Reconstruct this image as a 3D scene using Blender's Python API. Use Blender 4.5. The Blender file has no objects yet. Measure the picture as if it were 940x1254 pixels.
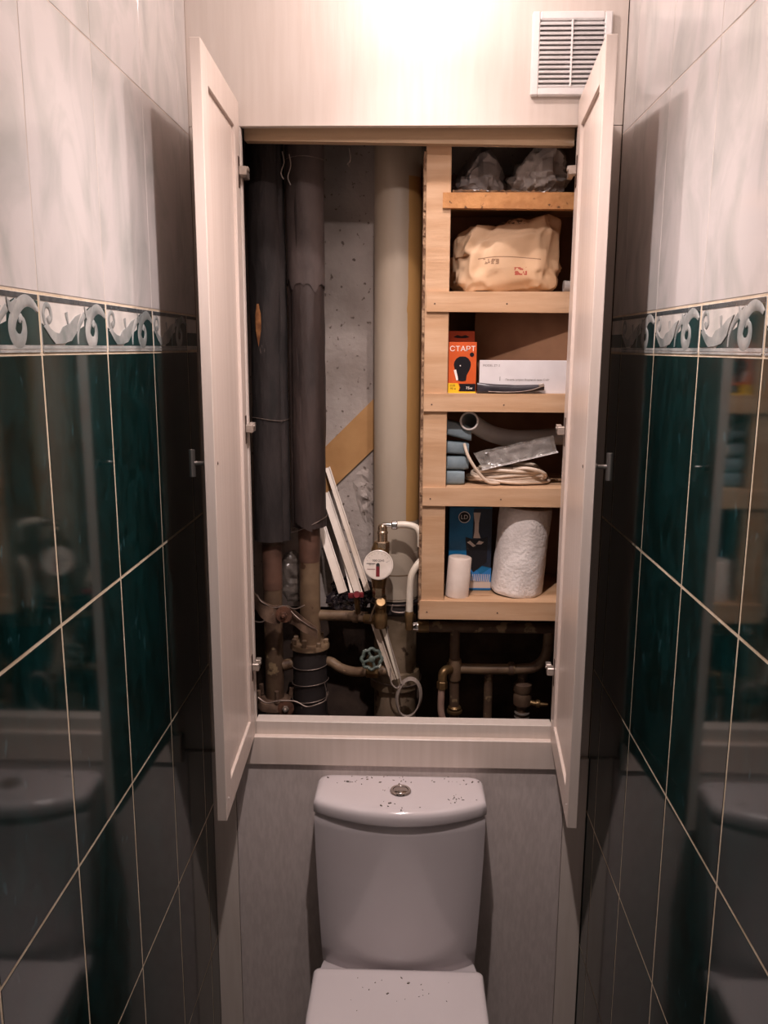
import bpy, bmesh, math, random
from mathutils import Vector, Matrix, noise
random.seed(7)
SC = bpy.context.scene
COL = SC.collection
PI = math.pi
EYE = 1.62            # eye height above the floor; everything below is laid out relative to the eye, then lifted at the end

# ------------------------------------------------------------------ camera, world, exposure
cam_d = bpy.data.cameras.new('camera'); cam = bpy.data.objects.new('camera', cam_d); COL.objects.link(cam)
cam_d.sensor_fit = 'VERTICAL'; cam_d.sensor_height = 36.0
cam_d.lens = 1034.9 / 1254 * 36.0
cam_d.clip_start = 0.02
PITCH, YAW, ROLL = 0.1921, -0.0298, -0.0042
cyw, syw = math.cos(YAW), math.sin(YAW)
_rz = Matrix(((cyw, syw, 0), (-syw, cyw, 0), (0, 0, 1)))
_c, _s = math.cos(PITCH), math.sin(PITCH)
_cols = Matrix(((1, 0, 0), (0, _s, -_c), (0, _c, _s)))          # right, up, back as columns
_cr, _sr = math.cos(ROLL), math.sin(ROLL)
_roll = Matrix(((_cr, _sr, 0), (-_sr, _cr, 0), (0, 0, 1)))
_roll = Matrix(((_cr, _sr, 0), (-_sr, _cr, 0), (0, 0, 1)))
cam.matrix_world = (_rz @ _cols @ _roll).to_4x4()
SC.camera = cam

w = bpy.data.worlds.new('world'); SC.world = w; w.use_nodes = True
w.node_tree.nodes['Background'].inputs[0].default_value = (1.0, 0.82, 0.74, 1)
w.node_tree.nodes['Background'].inputs[1].default_value = 0.17
SC.view_settings.view_transform = 'Standard'; SC.view_settings.look = 'None'
SC.view_settings.gamma = 1.0; SC.view_settings.use_curve_mapping = False
SC.view_settings.exposure = 0.0
LIGHT_COL = (1.0, 0.852, 0.828)
P_SPILL = (3.3, 4.5)      # bare lamp spill, watts, back and front lamp
P_BEAM = (11.0, 39.0)      # reflector beam

# ------------------------------------------------------------------ helpers
def C(h, k=1.0):
    h = h.lstrip('#'); v = [int(h[i:i+2], 16) / 255 for i in (0, 2, 4)]
    return tuple(k * (x / 12.92 if x <= .04045 else ((x + .055) / 1.055) ** 2.4) for x in v)

def mat(name, c1, c2=None, scale=12.0, rough=0.5, metal=0.0, bump=0.0, bscale=60.0, stretch=(1, 1, 1), lo=.35, hi=.65,
        spec=.5, detail=5.0, spots=None, coat=0.0, perobj=0.0, trans=0.0, alpha=1.0, emit=None, dist=0.0, sheen=0.0):
    m = bpy.data.materials.new(name); m.use_nodes = True
    nt = m.node_tree; N = nt.nodes; L = nt.links; b = N['Principled BSDF']
    b.inputs['Roughness'].default_value = rough; b.inputs['Metallic'].default_value = metal
    b.inputs['Specular IOR Level'].default_value = spec
    if coat: b.inputs['Coat Weight'].default_value = coat; b.inputs['Coat Roughness'].default_value = .05
    if trans: b.inputs['Transmission Weight'].default_value = trans
    if alpha < 1: b.inputs['Alpha'].default_value = alpha
    if emit:
        b.inputs['Emission Color'].default_value = (*emit[0], 1); b.inputs['Emission Strength'].default_value = emit[1]
    tc = N.new('ShaderNodeTexCoord'); mp = N.new('ShaderNodeMapping'); L.new(tc.outputs['Object'], mp.inputs[0])
    mp.inputs['Scale'].default_value = stretch
    vec = mp.outputs[0]
    if perobj:
        oi = N.new('ShaderNodeObjectInfo'); ml = N.new('ShaderNodeMath'); ml.operation = 'MULTIPLY'; ml.inputs[1].default_value = 37.0
        L.new(oi.outputs['Random'], ml.inputs[0])
        ad = N.new('ShaderNodeVectorMath'); ad.operation = 'ADD'; L.new(vec, ad.inputs[0]); L.new(ml.outputs[0], ad.inputs[1]); vec = ad.outputs[0]
    col = None
    if c2 is not None:
        nz = N.new('ShaderNodeTexNoise'); nz.inputs['Scale'].default_value = scale; nz.inputs['Detail'].default_value = detail
        nz.inputs['Distortion'].default_value = dist
        L.new(vec, nz.inputs['Vector'])
        rp = N.new('ShaderNodeValToRGB'); rp.color_ramp.elements[0].position = lo; rp.color_ramp.elements[1].position = hi
        rp.color_ramp.elements[0].color = (*c1, 1); rp.color_ramp.elements[1].color = (*c2, 1)
        L.new(nz.outputs[0], rp.inputs[0]); col = rp.outputs[0]
    if spots:   # (colour, scale, threshold)
        n2 = N.new('ShaderNodeTexNoise'); n2.inputs['Scale'].default_value = spots[1]; n2.inputs['Detail'].default_value = 3
        L.new(vec, n2.inputs['Vector'])
        r2 = N.new('ShaderNodeValToRGB'); r2.color_ramp.elements[0].position = spots[2]; r2.color_ramp.elements[1].position = spots[2] + .05
        L.new(n2.outputs[0], r2.inputs[0])
        mx = N.new('ShaderNodeMix'); mx.data_type = 'RGBA'; L.new(r2.outputs[0], mx.inputs[0])
        if col: L.new(col, mx.inputs[6])
        else: mx.inputs[6].default_value = (*c1, 1)
        mx.inputs[7].default_value = (*spots[0], 1); col = mx.outputs[2]
    if col: L.new(col, b.inputs['Base Color'])
    else: b.inputs['Base Color'].default_value = (*c1, 1)
    if bump:
        n3 = N.new('ShaderNodeTexNoise'); n3.inputs['Scale'].default_value = bscale; n3.inputs['Detail'].default_value = 4
        L.new(vec, n3.inputs['Vector'])
        bp = N.new('ShaderNodeBump'); bp.inputs['Strength'].default_value = bump; bp.inputs['Distance'].default_value = .004
        L.new(n3.outputs[0], bp.inputs['Height']); L.new(bp.outputs[0], b.inputs['Normal'])
    return m

def root_loc(p):
    v = Vector((0, 0, 0))
    while p is not None: v += p.location; p = p.parent
    return v

def tag(o, label=None, cat=None, group=None, kind=None):
    if label: o['label'] = label
    if cat: o['category'] = cat
    if group: o['group'] = group
    if kind: o['kind'] = kind
    return o

def thing(name, label, cat, loc=(0, 0, 0), group=None, kind=None):
    o = bpy.data.objects.new(name, None); COL.objects.link(o); o.location = loc; o.empty_display_size = .02
    return tag(o, label, cat, group, kind)

class MB:
    """collects geometry in one bmesh, build() links it as ONE object"""
    def __init__(s): s.bm = bmesh.new(); s.mi = 0
    def _f(s, vs):
        try:
            f = s.bm.faces.new(vs); f.material_index = s.mi; return f
        except ValueError: return None
    def hexa(s, P):
        v = [s.bm.verts.new(p) for p in P]
        for q in ((0, 3, 2, 1), (4, 5, 6, 7), (0, 1, 5, 4), (1, 2, 6, 5), (2, 3, 7, 6), (3, 0, 4, 7)): s._f([v[i] for i in q])
        return v
    def box(s, x0, x1, y0, y1, z0, z1, bevel=0, seg=1):
        v = s.hexa([(x0, y0, z0), (x1, y0, z0), (x1, y1, z0), (x0, y1, z0), (x0, y0, z1), (x1, y0, z1), (x1, y1, z1), (x0, y1, z1)])
        s._bev(v, bevel, seg); return s
    def _bev(s, v, bevel, seg):
        if bevel:
            es = {e for q in v for e in q.link_edges}
            r = bmesh.ops.bevel(s.bm, geom=list(es), offset=bevel, segments=seg, affect='EDGES', profile=.5)
            for f in r['faces']: f.material_index = s.mi
    def obox(s, c, ax, ay, az, h, bevel=0, seg=1):
        c = Vector(c); ax, ay, az = (Vector(a).normalized() for a in (ax, ay, az)); P = []
        for k in (-1, 1):
            for i, j in ((-1, -1), (1, -1), (1, 1), (-1, 1)): P.append(c + ax * h[0] * i + ay * h[1] * j + az * h[2] * k)
        v = s.hexa(P); s._bev(v, bevel, seg); return s
    def tube(s, pts, r, seg=14, closed=False, caps=True, flat=1.0):
        pts = [Vector(p) for p in pts]; n = len(pts); rs = r if isinstance(r, (list, tuple)) else [r] * n
        rings = []; up = None
        for i, p in enumerate(pts):
            if closed: t = (pts[(i + 1) % n] - pts[i - 1]).normalized()
            else: t = (pts[min(i + 1, n - 1)] - pts[max(i - 1, 0)]).normalized()
            if up is None:
                up = Vector((0, 0, 1)) if abs(t.z) < .9 else Vector((0, 1, 0))
            a = (up - t * up.dot(t)).normalized(); b = t.cross(a); up = a
            rings.append([s.bm.verts.new(p + (a * math.cos(2 * PI * k / seg) + b * math.sin(2 * PI * k / seg) * flat) * rs[i]) for k in range(seg)])
        m = n if closed else n - 1
        for i in range(m):
            A, B = rings[i], rings[(i + 1) % n]
            for k in range(seg): s._f([A[k], A[(k + 1) % seg], B[(k + 1) % seg], B[k]])
        if caps and not closed:
            s._f(rings[0][::-1]); s._f(rings[-1])
        return s
    def cyl(s, a, b, r, seg=20): return s.tube([a, b], r, seg)
    def lathe(s, prof, o=(0, 0, 0), axis=(0, 0, 1), seg=28):
        """profile of (radius, height along the axis)"""
        o = Vector(o); t = Vector(axis).normalized(); u = Vector((1, 0, 0)) if abs(t.x) < .8 else Vector((0, 1, 0))
        a = (u - t * u.dot(t)).normalized(); b = t.cross(a); R = []
        for rr, h in prof: R.append([s.bm.verts.new(o + t * h + (a * math.cos(2 * PI * k / seg) + b * math.sin(2 * PI * k / seg)) * max(rr, 1e-5)) for k in range(seg)])
        for i in range(len(R) - 1):
            for k in range(seg): s._f([R[i][k], R[i][(k + 1) % seg], R[i + 1][(k + 1) % seg], R[i + 1][k]])
        s._f(R[0][::-1]); s._f(R[-1]); return s
    def loft(s, rings, cap=True):
        R = [[s.bm.verts.new(p) for p in r] for r in rings]; n = len(R[0])
        for i in range(len(R) - 1):
            for k in range(n): s._f([R[i][k], R[i][(k + 1) % n], R[i + 1][(k + 1) % n], R[i + 1][k]])
        if cap: s._f(R[0][::-1]); s._f(R[-1])
        return s
    def prism(s, poly, d, fr=None):
        """2D outline extruded by d along the third axis; fr = (origin, ex, ey, ez)"""
        o, ex, ey, ez = fr or ((0, 0, 0), (1, 0, 0), (0, 1, 0), (0, 0, 1))
        o, ex, ey, ez = Vector(o), Vector(ex), Vector(ey), Vector(ez)
        return s.loft([[o + ex * x + ey * y for x, y in poly], [o + ex * x + ey * y + ez * d for x, y in poly]])
    def ribbon(s, pts, wd, d, fr=None):
        """flat ribbon of varying width along 2D points, raised by d with a crowned middle"""
        o, ex, ey, ez = fr or ((0, 0, 0), (1, 0, 0), (0, 1, 0), (0, 0, 1)); o, ex, ey, ez = Vector(o), Vector(ex), Vector(ey), Vector(ez)
        n = len(pts); rows = []
        for i, p in enumerate(pts):
            a, b = pts[max(i - 1, 0)], pts[min(i + 1, n - 1)]; tx, ty = b[0] - a[0], b[1] - a[1]; l = math.hypot(tx, ty) or 1
            nx, ny = -ty / l, tx / l; h = wd[i] / 2
            f = lambda q, z: s.bm.verts.new(o + ex * (p[0] + nx * q) + ey * (p[1] + ny * q) + ez * z)
            rows.append([f(-h, 0), f(-h * .6, d), f(h * .6, d), f(h, 0)])
        for i in range(n - 1):
            for k in range(3): s._f([rows[i][k], rows[i + 1][k], rows[i + 1][k + 1], rows[i][k + 1]])
        s._f(rows[0]); s._f(rows[-1][::-1]); return s
    def grid(s, fn, nu, nv, wrap=False):
        V = [[s.bm.verts.new(fn(i / nu, j / nv)) for j in range(nv + 1)] for i in range(nu if wrap else nu + 1)]
        for i in range(nu):
            for j in range(nv):
                A, B = V[i], V[(i + 1) % nu if wrap else i + 1]; s._f([A[j], B[j], B[j + 1], A[j + 1]])
        return s
    def text(s, body, size, fr, d=.0003, align='CENTER', sx=1.0):
        cu = bpy.data.curves.new('t', 'FONT'); cu.body = body; cu.size = size; cu.align_x = align; cu.align_y = 'CENTER'; cu.extrude = 0
        cu.resolution_u = 3
        ob = bpy.data.objects.new('t', cu); COL.objects.link(ob); bpy.context.view_layer.update()
        me = bpy.data.meshes.new_from_object(ob.evaluated_get(bpy.context.evaluated_depsgraph_get()))
        o, ex, ey, ez = (Vector(q) for q in fr); vs = [s.bm.verts.new(o + ex * v.co.x * sx + ey * v.co.y + ez * d) for v in me.vertices]
        for p in me.polygons: s._f([vs[i] for i in p.vertices])
        bpy.data.objects.remove(ob); bpy.data.curves.remove(cu); bpy.data.meshes.remove(me); return s
    def build(s, name, mats, parent=None, local=False, smooth=True, angle=35, label=None, recalc=True):
        if recalc: bmesh.ops.recalc_face_normals(s.bm, faces=s.bm.faces)
        off = Vector((0, 0, 0)) if local else root_loc(parent)
        if off.length: bmesh.ops.translate(s.bm, verts=s.bm.verts, vec=-off)
        me = bpy.data.meshes.new(name); s.bm.to_mesh(me); s.bm.free()
        for m in (mats if isinstance(mats, (list, tuple)) else [mats]): me.materials.append(m)
        if smooth:
            for p in me.polygons: p.use_smooth = True
            me.set_sharp_from_angle(angle=math.radians(angle))
        o = bpy.data.objects.new(name, me); COL.objects.link(o)
        if parent: o.parent = parent
        if label: o['label'] = label
        return o

def subpath(pts, n=6):
    """Catmull-Rom through the points"""
    P = [Vector(p) for p in pts]; out = []
    for i in range(len(P) - 1):
        a, b, c, d = P[max(i - 1, 0)], P[i], P[i + 1], P[min(i + 2, len(P) - 1)]
        for k in range(n):
            t = k / n
            out.append(.5 * ((2 * b) + (c - a) * t + (2 * a - 5 * b + 4 * c - d) * t * t + (3 * b - a - 3 * c + d) * t ** 3))
    out.append(P[-1]); return out
def fb(p, s, o=4): return noise.fractal(Vector(p) * s, 1.0, 2.0, o)
XYZ = lambda y, x0=0, z0=0: ((x0, y, z0), (1, 0, 0), (0, 0, 1), (0, -1, 0))     # 2D frame on a plane facing the camera

# ------------------------------------------------------------------ materials
M = {}
M['light_tile'] = mat('light_tile_glaze', C('cfc9c7'), C('a3a6a1'), 13, .16, stretch=(1, 1, .55), perobj=1, dist=.8, lo=.42, hi=.85, detail=7)
M['green_tile'] = mat('green_tile_glaze', C('051a18'), C('0d2f2f'), 24, .07, stretch=(1, 1, .55), perobj=1, dist=1.6, lo=.36, hi=.72, spots=(C('234448'), 70, .66), spec=.5)
M['border_white'] = mat('border_white_glaze', C('dcd6d0'), C('c2bfba'), 30, .15, perobj=1)
M['border_green'] = mat('border_green_glaze', C('1d3f3f'), C('142f30'), 30, .1, perobj=1)
M['border_grey'] = mat('border_grey_glaze', C('7d8483'), C('b3b3b0'), 26, .15, perobj=1)
M['border_dark'] = mat('border_dark_glaze', C('3d4448'), C('565a5c'), 60, .15)
M['grout'] = mat('grout', C('dbcab2'), C('c4b196'), 30, .85, bump=.2, bscale=300)
M['grout_light'] = mat('grout_light', C('d5c7ba'), C('b3a394'), 14, .85)
M['laminate'] = mat('laminate_white', C('d9cdc4'), C('d2c5bb'), 90, .42, stretch=(1, 1, .08), lo=.3, hi=.7, bump=.04, bscale=400)
M['laminate_grey'] = mat('laminate_grey_weave', C('d3c7c2'), C('c7bbb6'), 160, .55, stretch=(1, 1, .25), bump=.08, bscale=600)
M['door'] = mat('door_foil', C('dccdc3'), C('d5c5ba'), 70, .36, stretch=(1, 1, .05), bump=.03, bscale=300)
M['raw_wood'] = mat('header_timber', C('c6aa8a'), C('a88b6b'), 9, .6, stretch=(.15, 1, 3), spots=(C('cdbba5'), 14, .68), bump=.1)
M['batten'] = mat('batten_wood', C('c9a685'), C('b8926e'), 22, .6, stretch=(.25, 1, 2.2), bump=.1, bscale=90, spots=(C('9a6f46'), 40, .72), perobj=1)
M['batten_rough'] = mat('batten_chewed', C('bf8a55'), C('a97443'), 40, .7, spots=(C('5a3a22'), 70, .62), bump=.4, bscale=120)
M['hardboard'] = mat('hardboard', C('946c4e'), C('825d42'), 18, .7, bump=.05, bscale=200)
M['chip_edge'] = mat('hardboard_edge', C('a08468'), C('5d4330'), 80, .9, bump=.5, bscale=200, lo=.42, hi=.6)
M['concrete'] = mat('concrete', C('b8aea7'), C('958a82'), 7, .95, bump=.6, bscale=70, spots=(C('6b5f57'), 85, .645), detail=8)
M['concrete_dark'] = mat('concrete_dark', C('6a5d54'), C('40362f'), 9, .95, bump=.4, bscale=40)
M['void'] = mat('shaft_dark_brown', C('54443a'), C('2b211c'), 14, 1.0, bump=.6, bscale=30)  # dark brown mottling shared by the shaft wall and niche floor
M['sewer'] = mat('pipe_paint_beige', C('b0a392'), C('9a8b79'), 6, .45, stretch=(1, 1, .3), bump=.05, bscale=30)
M['ochre'] = mat('pipe_paint_ochre', C('ab8552'), C('9a7544'), 12, .5, stretch=(1, 1, .2))
M['dirty_pipe'] = mat('pipe_old_paint', C('857461'), C('54452f'), 14, .6, spots=(C('3a2a1e'), 35, .62), bump=.15)
M['rusty'] = mat('pipe_rusty', C('64503d'), C('463225'), 22, .65, spots=(C('8f7a5c'), 30, .6), bump=.25, bscale=80)
M['brown_pipe'] = mat('pipe_brown_paint', C('806a52'), C('5f4a38'), 20, .55, spots=(C('4b3423'), 40, .64), bump=.15)
M['oxide'] = mat('pipe_red_oxide', C('6a4c3e'), C('4f372c'), 20, .6, bump=.15)
M['insul'] = mat('insulation_black', C('342c2a'), C('1a1514'), 22, .8, stretch=(1, 1, .3), bump=.8, bscale=70, spots=(C('6b5f58'), 60, .74))
M['insul_b'] = mat('insulation_charcoal', C('463935'), C('241c1a'), 14, .6, stretch=(1, 1, .3), bump=.8, bscale=40, spots=(C('857672'), 60, .76))
M['sleeve'] = mat('pale_sleeve', C('6a5d59'), C('3d3330'), 10, .7, stretch=(1, 1, .5), bump=.5, bscale=60)
M['bare_foam'] = mat('bare_orange', C('b07848'), C('7a4c2c'), 60, .9, bump=.4, bscale=140)
M['pink_pipe'] = mat('pinkish_hose', C('a08476'), C('8d7264'), 20, .5)
M['dark_wrap'] = mat('bitumen_wrap', C('2b2423'), C('1e1817'), 14, .7, bump=.3, bscale=60)
M['rust'] = mat('rust', C('6b4633'), C('452c20'), 60, .8, bump=.4, bscale=140)
M['rust_dark'] = mat('rust_dark', C('77604f'), C('4f3c31'), 40, .6, metal=.2, bump=.3, bscale=100)
M['wire'] = mat('wire_steel', C('8d7f76'), C('6c5d54'), 60, .45, metal=.6)
M['brass'] = mat('brass_aged', C('8d7350'), C('6d5538'), 40, .38, metal=.75, bump=.1)
M['brass_bright'] = mat('brass_nickel', C('c9b39a'), C('ab9478'), 40, .25, metal=.9)
M['chrome'] = mat('chrome', C('d9d4d0'), None, rough=.12, metal=1.0)
M['steel'] = mat('brushed_steel', C('b9b3af'), C('a19b97'), 80, .32, metal=.9, stretch=(1, 1, .1))
M['hinge'] = mat('hinge_nickel', C('c4b9b0'), C('aca095'), 60, .35, metal=.7)
M['hinge_dark'] = mat('hinge_plate', C('5d4a40'), C('4b3a31'), 60, .5, metal=.5)
M['pex'] = mat('pex_white', C('e2d8c8'), C('d2c6b3'), 20, .35)
M['white_plastic'] = mat('white_plastic', C('ece8e6'), C('e3dfdd'), 30, .3)
M['trim_plastic'] = mat('trim_cream', C('cdbfb0'), C('b8a794'), 25, .4, stretch=(1, 1, .2))
M['dial'] = mat('dial_face', C('dcd2c8'), C('cfc4b8'), 40, .25)
M['black'] = mat('black_print', C('1b1716'), None, rough=.6)
M['grey_print'] = mat('grey_print', C('7c7370'), None, rough=.6)
M['red'] = mat('red_plastic', C('80262c'), C('5a191e'), 40, .35)
M['green_wheel'] = mat('handwheel_green', C('5e6b64'), C('34403a'), 60, .5, bump=.2, spots=(C('c4cabd'), 70, .62))
M['bag_black'] = mat('black_bag', C('1c181b'), C('262125'), 30, .16, spec=.7)
M['film'] = mat('plastic_film', C('8a8078'), C('6a6058'), 18, .25, alpha=.55, spec=.7)
M['fibre'] = mat('fibreboard', C('b98e5c'), C('a97d4d'), 14, .75, bump=.05)
M['cable_grey'] = mat('cable_grey', C('8d8178'), None, rough=.45)
M['cable_white'] = mat('cable_white', C('d6c6b4'), C('c7b5a1'), 30, .4)
M['grey_plastic'] = mat('drain_grey', C('a5a09d'), C('98938f'), 20, .4)
M['ring_light'] = mat('ring_pale', C('d8d3cf'), None, rough=.4)
M['clear'] = mat('clear_plastic', C('b7b3ad'), C('8d8983'), 60, .12, alpha=.5, spec=.9, bump=.6, bscale=70)
M['roll_blue'] = mat('roll_grey_blue', C('7f9098'), C('6d7d85'), 40, .7, bump=.1, bscale=300)
M['paper'] = mat('paper_white', C('ddd9da'), C('d3cecf'), 20, .7)
M['towel'] = mat('towel_paper', C('e9e3df'), C('dcd5d0'), 30, .95, bump=.5, bscale=160)
M['roll_white'] = mat('small_roll_paper', C('ddcfc4'), C('d3c3b7'), 30, .8)
M['orange'] = mat('box_orange', C('cf5a26'), C('c05020'), 30, .4)
M['yellow'] = mat('box_yellow', C('e3b922'), None, rough=.45)
M['bulb_black'] = mat('bulb_print_black', C('1e1c20'), None, rough=.2)
M['white_print'] = mat('white_print', C('efe6df'), None, rough=.5)
M['blue'] = mat('box_blue', C('1d74a8'), C('16638f'), 20, .4)
M['blue_light'] = mat('box_blue_light', C('2f80c4'), None, rough=.4)
M['navy'] = mat('box_navy', C('17202f'), C('202a3c'), 30, .45)
M['porcelain'] = mat('porcelain', C('d7cfd0'), C('d2c9ca'), 5, .12, coat=.3)
M['seat'] = mat('seat_plastic', C('d9d0d0'), C('d4cbcb'), 5, .16)
M['crumb'] = mat('plaster_crumbs', C('4b423c'), C('8a7f74'), 90, .95)
M['ceiling'] = mat('ceiling_paint', C('d8cec6'), C('d0c5bc'), 8, .7)
M['floor'] = mat('floor_stone', C('6d6259'), C('5a5048'), 9, .4)
M['lens'] = mat('lamp_lens', C('ffffff'), None, rough=.3, emit=((1.0, .86, .76), 12.0))
M['dust_bag'] = mat('grey_dusty_bag', C('a39a96'), C('857b76'), 20, .5, alpha=.9, spec=.5)
M['dust_pale'] = mat('grey_dusty_bag_pale', C('c4bbb5'), C('a59b95'), 20, .45, alpha=.92, spec=.5)
M['canvas'] = mat('black_pouch', C('27242a'), C('38343a'), 40, .35)

def sack_mat():
    m = mat('kraft_paper', C('d8b896'), C('c7a480'), 9, .7, bump=.12, bscale=60)
    nt = m.node_tree; N = nt.nodes; L = nt.links; b = N['Principled BSDF']
    src = b.inputs['Base Color'].links[0].from_socket
    tc = N.new('ShaderNodeTexCoord'); sp = N.new('ShaderNodeSeparateXYZ'); L.new(tc.outputs['Object'], sp.inputs[0])
    def band(sock, a, c):
        g = N.new('ShaderNodeMath'); g.operation = 'COMPARE'; g.inputs[1].default_value = (a + c) / 2; g.inputs[2].default_value = (c - a) / 2
        L.new(sock, g.inputs[0]); return g.outputs[0]
    def mul(p, q):
        g = N.new('ShaderNodeMath'); g.operation = 'MULTIPLY'; L.new(p, g.inputs[0]); L.new(q, g.inputs[1]); return g.outputs[0]
    nz = N.new('ShaderNodeTexNoise'); nz.inputs['Scale'].default_value = 160; L.new(tc.outputs['Object'], nz.inputs['Vector'])
    gt = N.new('ShaderNodeMath'); gt.operation = 'GREATER_THAN'; gt.inputs[1].default_value = .5; L.new(nz.outputs[0], gt.inputs[0])
    def over(base, mask, c):
        mx = N.new('ShaderNodeMix'); mx.data_type = 'RGBA'; L.new(mask, mx.inputs[0]); L.new(base, mx.inputs[6]); mx.inputs[7].default_value = (*c, 1); return mx.outputs[2]
    X, Z = sp.outputs[0], sp.outputs[2]
    c = over(src, mul(mul(band(X, .010, .034), band(Z, .032, .047)), gt.outputs[0]), C('a8503e'))     # worn red stamp
    # a stitched seam line that bows slightly
    pw = N.new('ShaderNodeMath'); pw.operation = 'MULTIPLY'; L.new(X, pw.inputs[0]); L.new(X, pw.inputs[1])
    ad = N.new('ShaderNodeMath'); ad.operation = 'MULTIPLY_ADD'; ad.inputs[1].default_value = 1.4; L.new(pw.outputs[0], ad.inputs[0]); L.new(Z, ad.inputs[2])
    c = over(c, mul(band(ad.outputs[0], .0655, .0672), band(X, -.06, .06)), C('8a6a50'))
    c = over(c, mul(mul(band(X, -.05, -.02), band(Z, .052, .062)), gt.outputs[0]), C('96755a'))
    c = over(c, mul(mul(band(X, -.035, .03), band(Z, .128, .137)), gt.outputs[0]), C('5f4a3a'))
    L.new(c, b.inputs['Base Color']); return m
M['kraft'] = sack_mat()

# ------------------------------------------------------------------ room shell
DL, DR, YB = .3923, .3639, 1.575           # left wall, right wall, cabinet front plane
ZF, ZC = -1.62, .685                       # floor, ceiling
Y0 = -.55                                  # where the room ends behind the camera
ROWS = [(-1.5215, -1.2185, 'g'), (-1.2185, -.9162, 'g'), (-.9162, -.6154, 'g'), (-.6154, -.3111, 'g'), (-.3111, -.0077, 'g'),
        (-.0077, .0559, 'b'), (.0559, .3643, 'l'), (.3643, ZC, 'l')]
ROWS = [(ZF, -1.5215, 'g')] + ROWS

def tile_mesh(name, wy, hz, m, gap, bev=.0006):
    """glazed tile, face towards +x, local origin in the middle of the face"""
    b = MB(); y, z = wy / 2 - gap, hz / 2 - gap
    rings = [[(x, -yy, -zz), (x, yy, -zz), (x, yy, zz), (x, -yy, zz)] for x, yy, zz in ((-.005, y, z), (-.0004, y, z), (0, y - bev, z - bev))]
    for r in range(2):
        pass
    b.loft(rings); o = b.build(name, m, local=True, smooth=False); me = o.data; bpy.data.objects.remove(o); return me

# scroll relief of the border tile, drawn on the unit (0..1, 0..1) and scaled
def arc(cx, cy, r0, r1, a0, a1, n=26, ay=1.0):
    return [(cx + (r0 + (r1 - r0) * i / n) * math.cos(math.radians(a0 + (a1 - a0) * i / n)),
             cy + ay * (r0 + (r1 - r0) * i / n) * math.sin(math.radians(a0 + (a1 - a0) * i / n))) for i in range(n + 1)]
BW, BH = .2, .0636
def border_meshes():
    kx = .972
    fr2 = lambda d: ((d, -BW * kx / 2, -BH / 2), (0, BW * kx, 0), (0, 0, BH), (1, 0, 0))
    out = []
    b = MB()
    b.prism([(.004, .14), (.3, .14), (.42, .3), (.52, .42), (.62, .5), (.64, .78), (.72, .86), (.996, .86), (.996, .14)], .0004, fr2(0))
    b.prism([(.004, .50), (.06, .44), (.16, .24), (.16, .15), (.004, .15)], .0004, fr2(0))
    out.append(('green_ground', b, M['border_green']))
    b = MB(); b.prism([(.004, .87), (.996, .87), (.996, .955), (.004, .955)], .0005, fr2(0)); out.append(('dark_band', b, M['border_dark']))
    b = MB()
    b.prism([(.004, .075), (.996, .075), (.996, .135), (.004, .135)], .0006, fr2(0))
    b.prism([(.004, .02), (.996, .02), (.996, .055), (.004, .055)], .0006, fr2(0)); out.append(('bead', b, M['border_grey']))
    # large scroll: in true proportions (x scaled by height ratio)
    k = BH / BW
    sc = lambda pts: [(x, y) for x, y in pts]
    b = MB(); frm = ((.0004, -BW * kx / 2, -BH / 2), (0, BH * kx, 0), (0, 0, BH), (1, 0, 0))
    W = BW / BH                                                     # 3.14 wide, 1 high
    p = [(W - .04, .70), (W - .22, .80), (W - .45, .84), (W - .68, .78), (W - .90, .62), (W - 1.02, .44), (W - 1.0, .30), (W - .86, .2), (W - .68, .22), (W - .58, .36), (W - .6, .5), (W - .7, .56), (W - .76, .48)]
    p = [tuple(v[:2]) for v in subpath([(x, y, 0) for x, y in p], 5)]
    n = len(p); wd = [.10 + .16 * math.sin(PI * min(1, i / n * 1.15)) ** .8 if i < n * .87 else .14 * (n - i) / (n * .13) + .03 for i in range(n)]
    b.ribbon(p, wd, .0009, frm)
    b.prism([(W - 1.12, .66), (W - 1.16, .86), (W - 1.02, .78), (W - .84, .86), (W - .72, .76), (W - .9, .6), (W - 1.0, .58)], .0006, frm)     # flared lip
    # leaf with tail
    b.prism([(.52, .16), (.72, .34), (.9, .46), (1.2, .52), (1.5, .66), (1.78, .72), (1.6, .54), (1.5, .36), (1.25, .22), (.9, .17)], .0007, frm)
    b.prism([(.08, .44), (.2, .52), (.34, .42), (.52, .36), (.72, .34), (.52, .16), (.34, .26)], .0007, frm)
    # stem below the lip
    q = [tuple(v[:2]) for v in subpath([(1.58, .16, 0), (1.6, .34, 0), (1.72, .52, 0), (1.98, .7, 0)], 5)]
    b.ribbon(q, [.05 + .1 * i / len(q) for i in range(len(q))], .0007, frm)
    # small left scroll and bud
    q = [tuple(v[:2]) for v in subpath([(.16, .5, 0), (.1, .66, 0), (.2, .8, 0), (.36, .78, 0), (.42, .62, 0), (.32, .54, 0), (.26, .62, 0)], 5)]
    b.ribbon(q, [.1] * len(q), .0006, frm)
    q = [tuple(v[:2]) for v in subpath([(1.16, .5, 0), (1.12, .62, 0), (1.1, .72, 0)], 4)]
    b.ribbon(q, [.06 + .08 * i / len(q) for i in range(len(q))], .0006, frm)
    out.append(('scroll_relief', b, M['border_grey']))
    res = []
    for nm, bb, mm in out:
        o = bb.build(nm, mm, local=True, smooth=True, angle=30); res.append((nm, o.data)); bpy.data.objects.remove(o)
    return res
BORDER = border_meshes()
MESH = {}
def put_mesh(name, me, parent, loc, rotz=0):
    o = bpy.data.objects.new(name, me); COL.objects.link(o); o.parent = parent; o.location = loc; o.rotation_euler = (0, 0, rotz); return o

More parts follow.
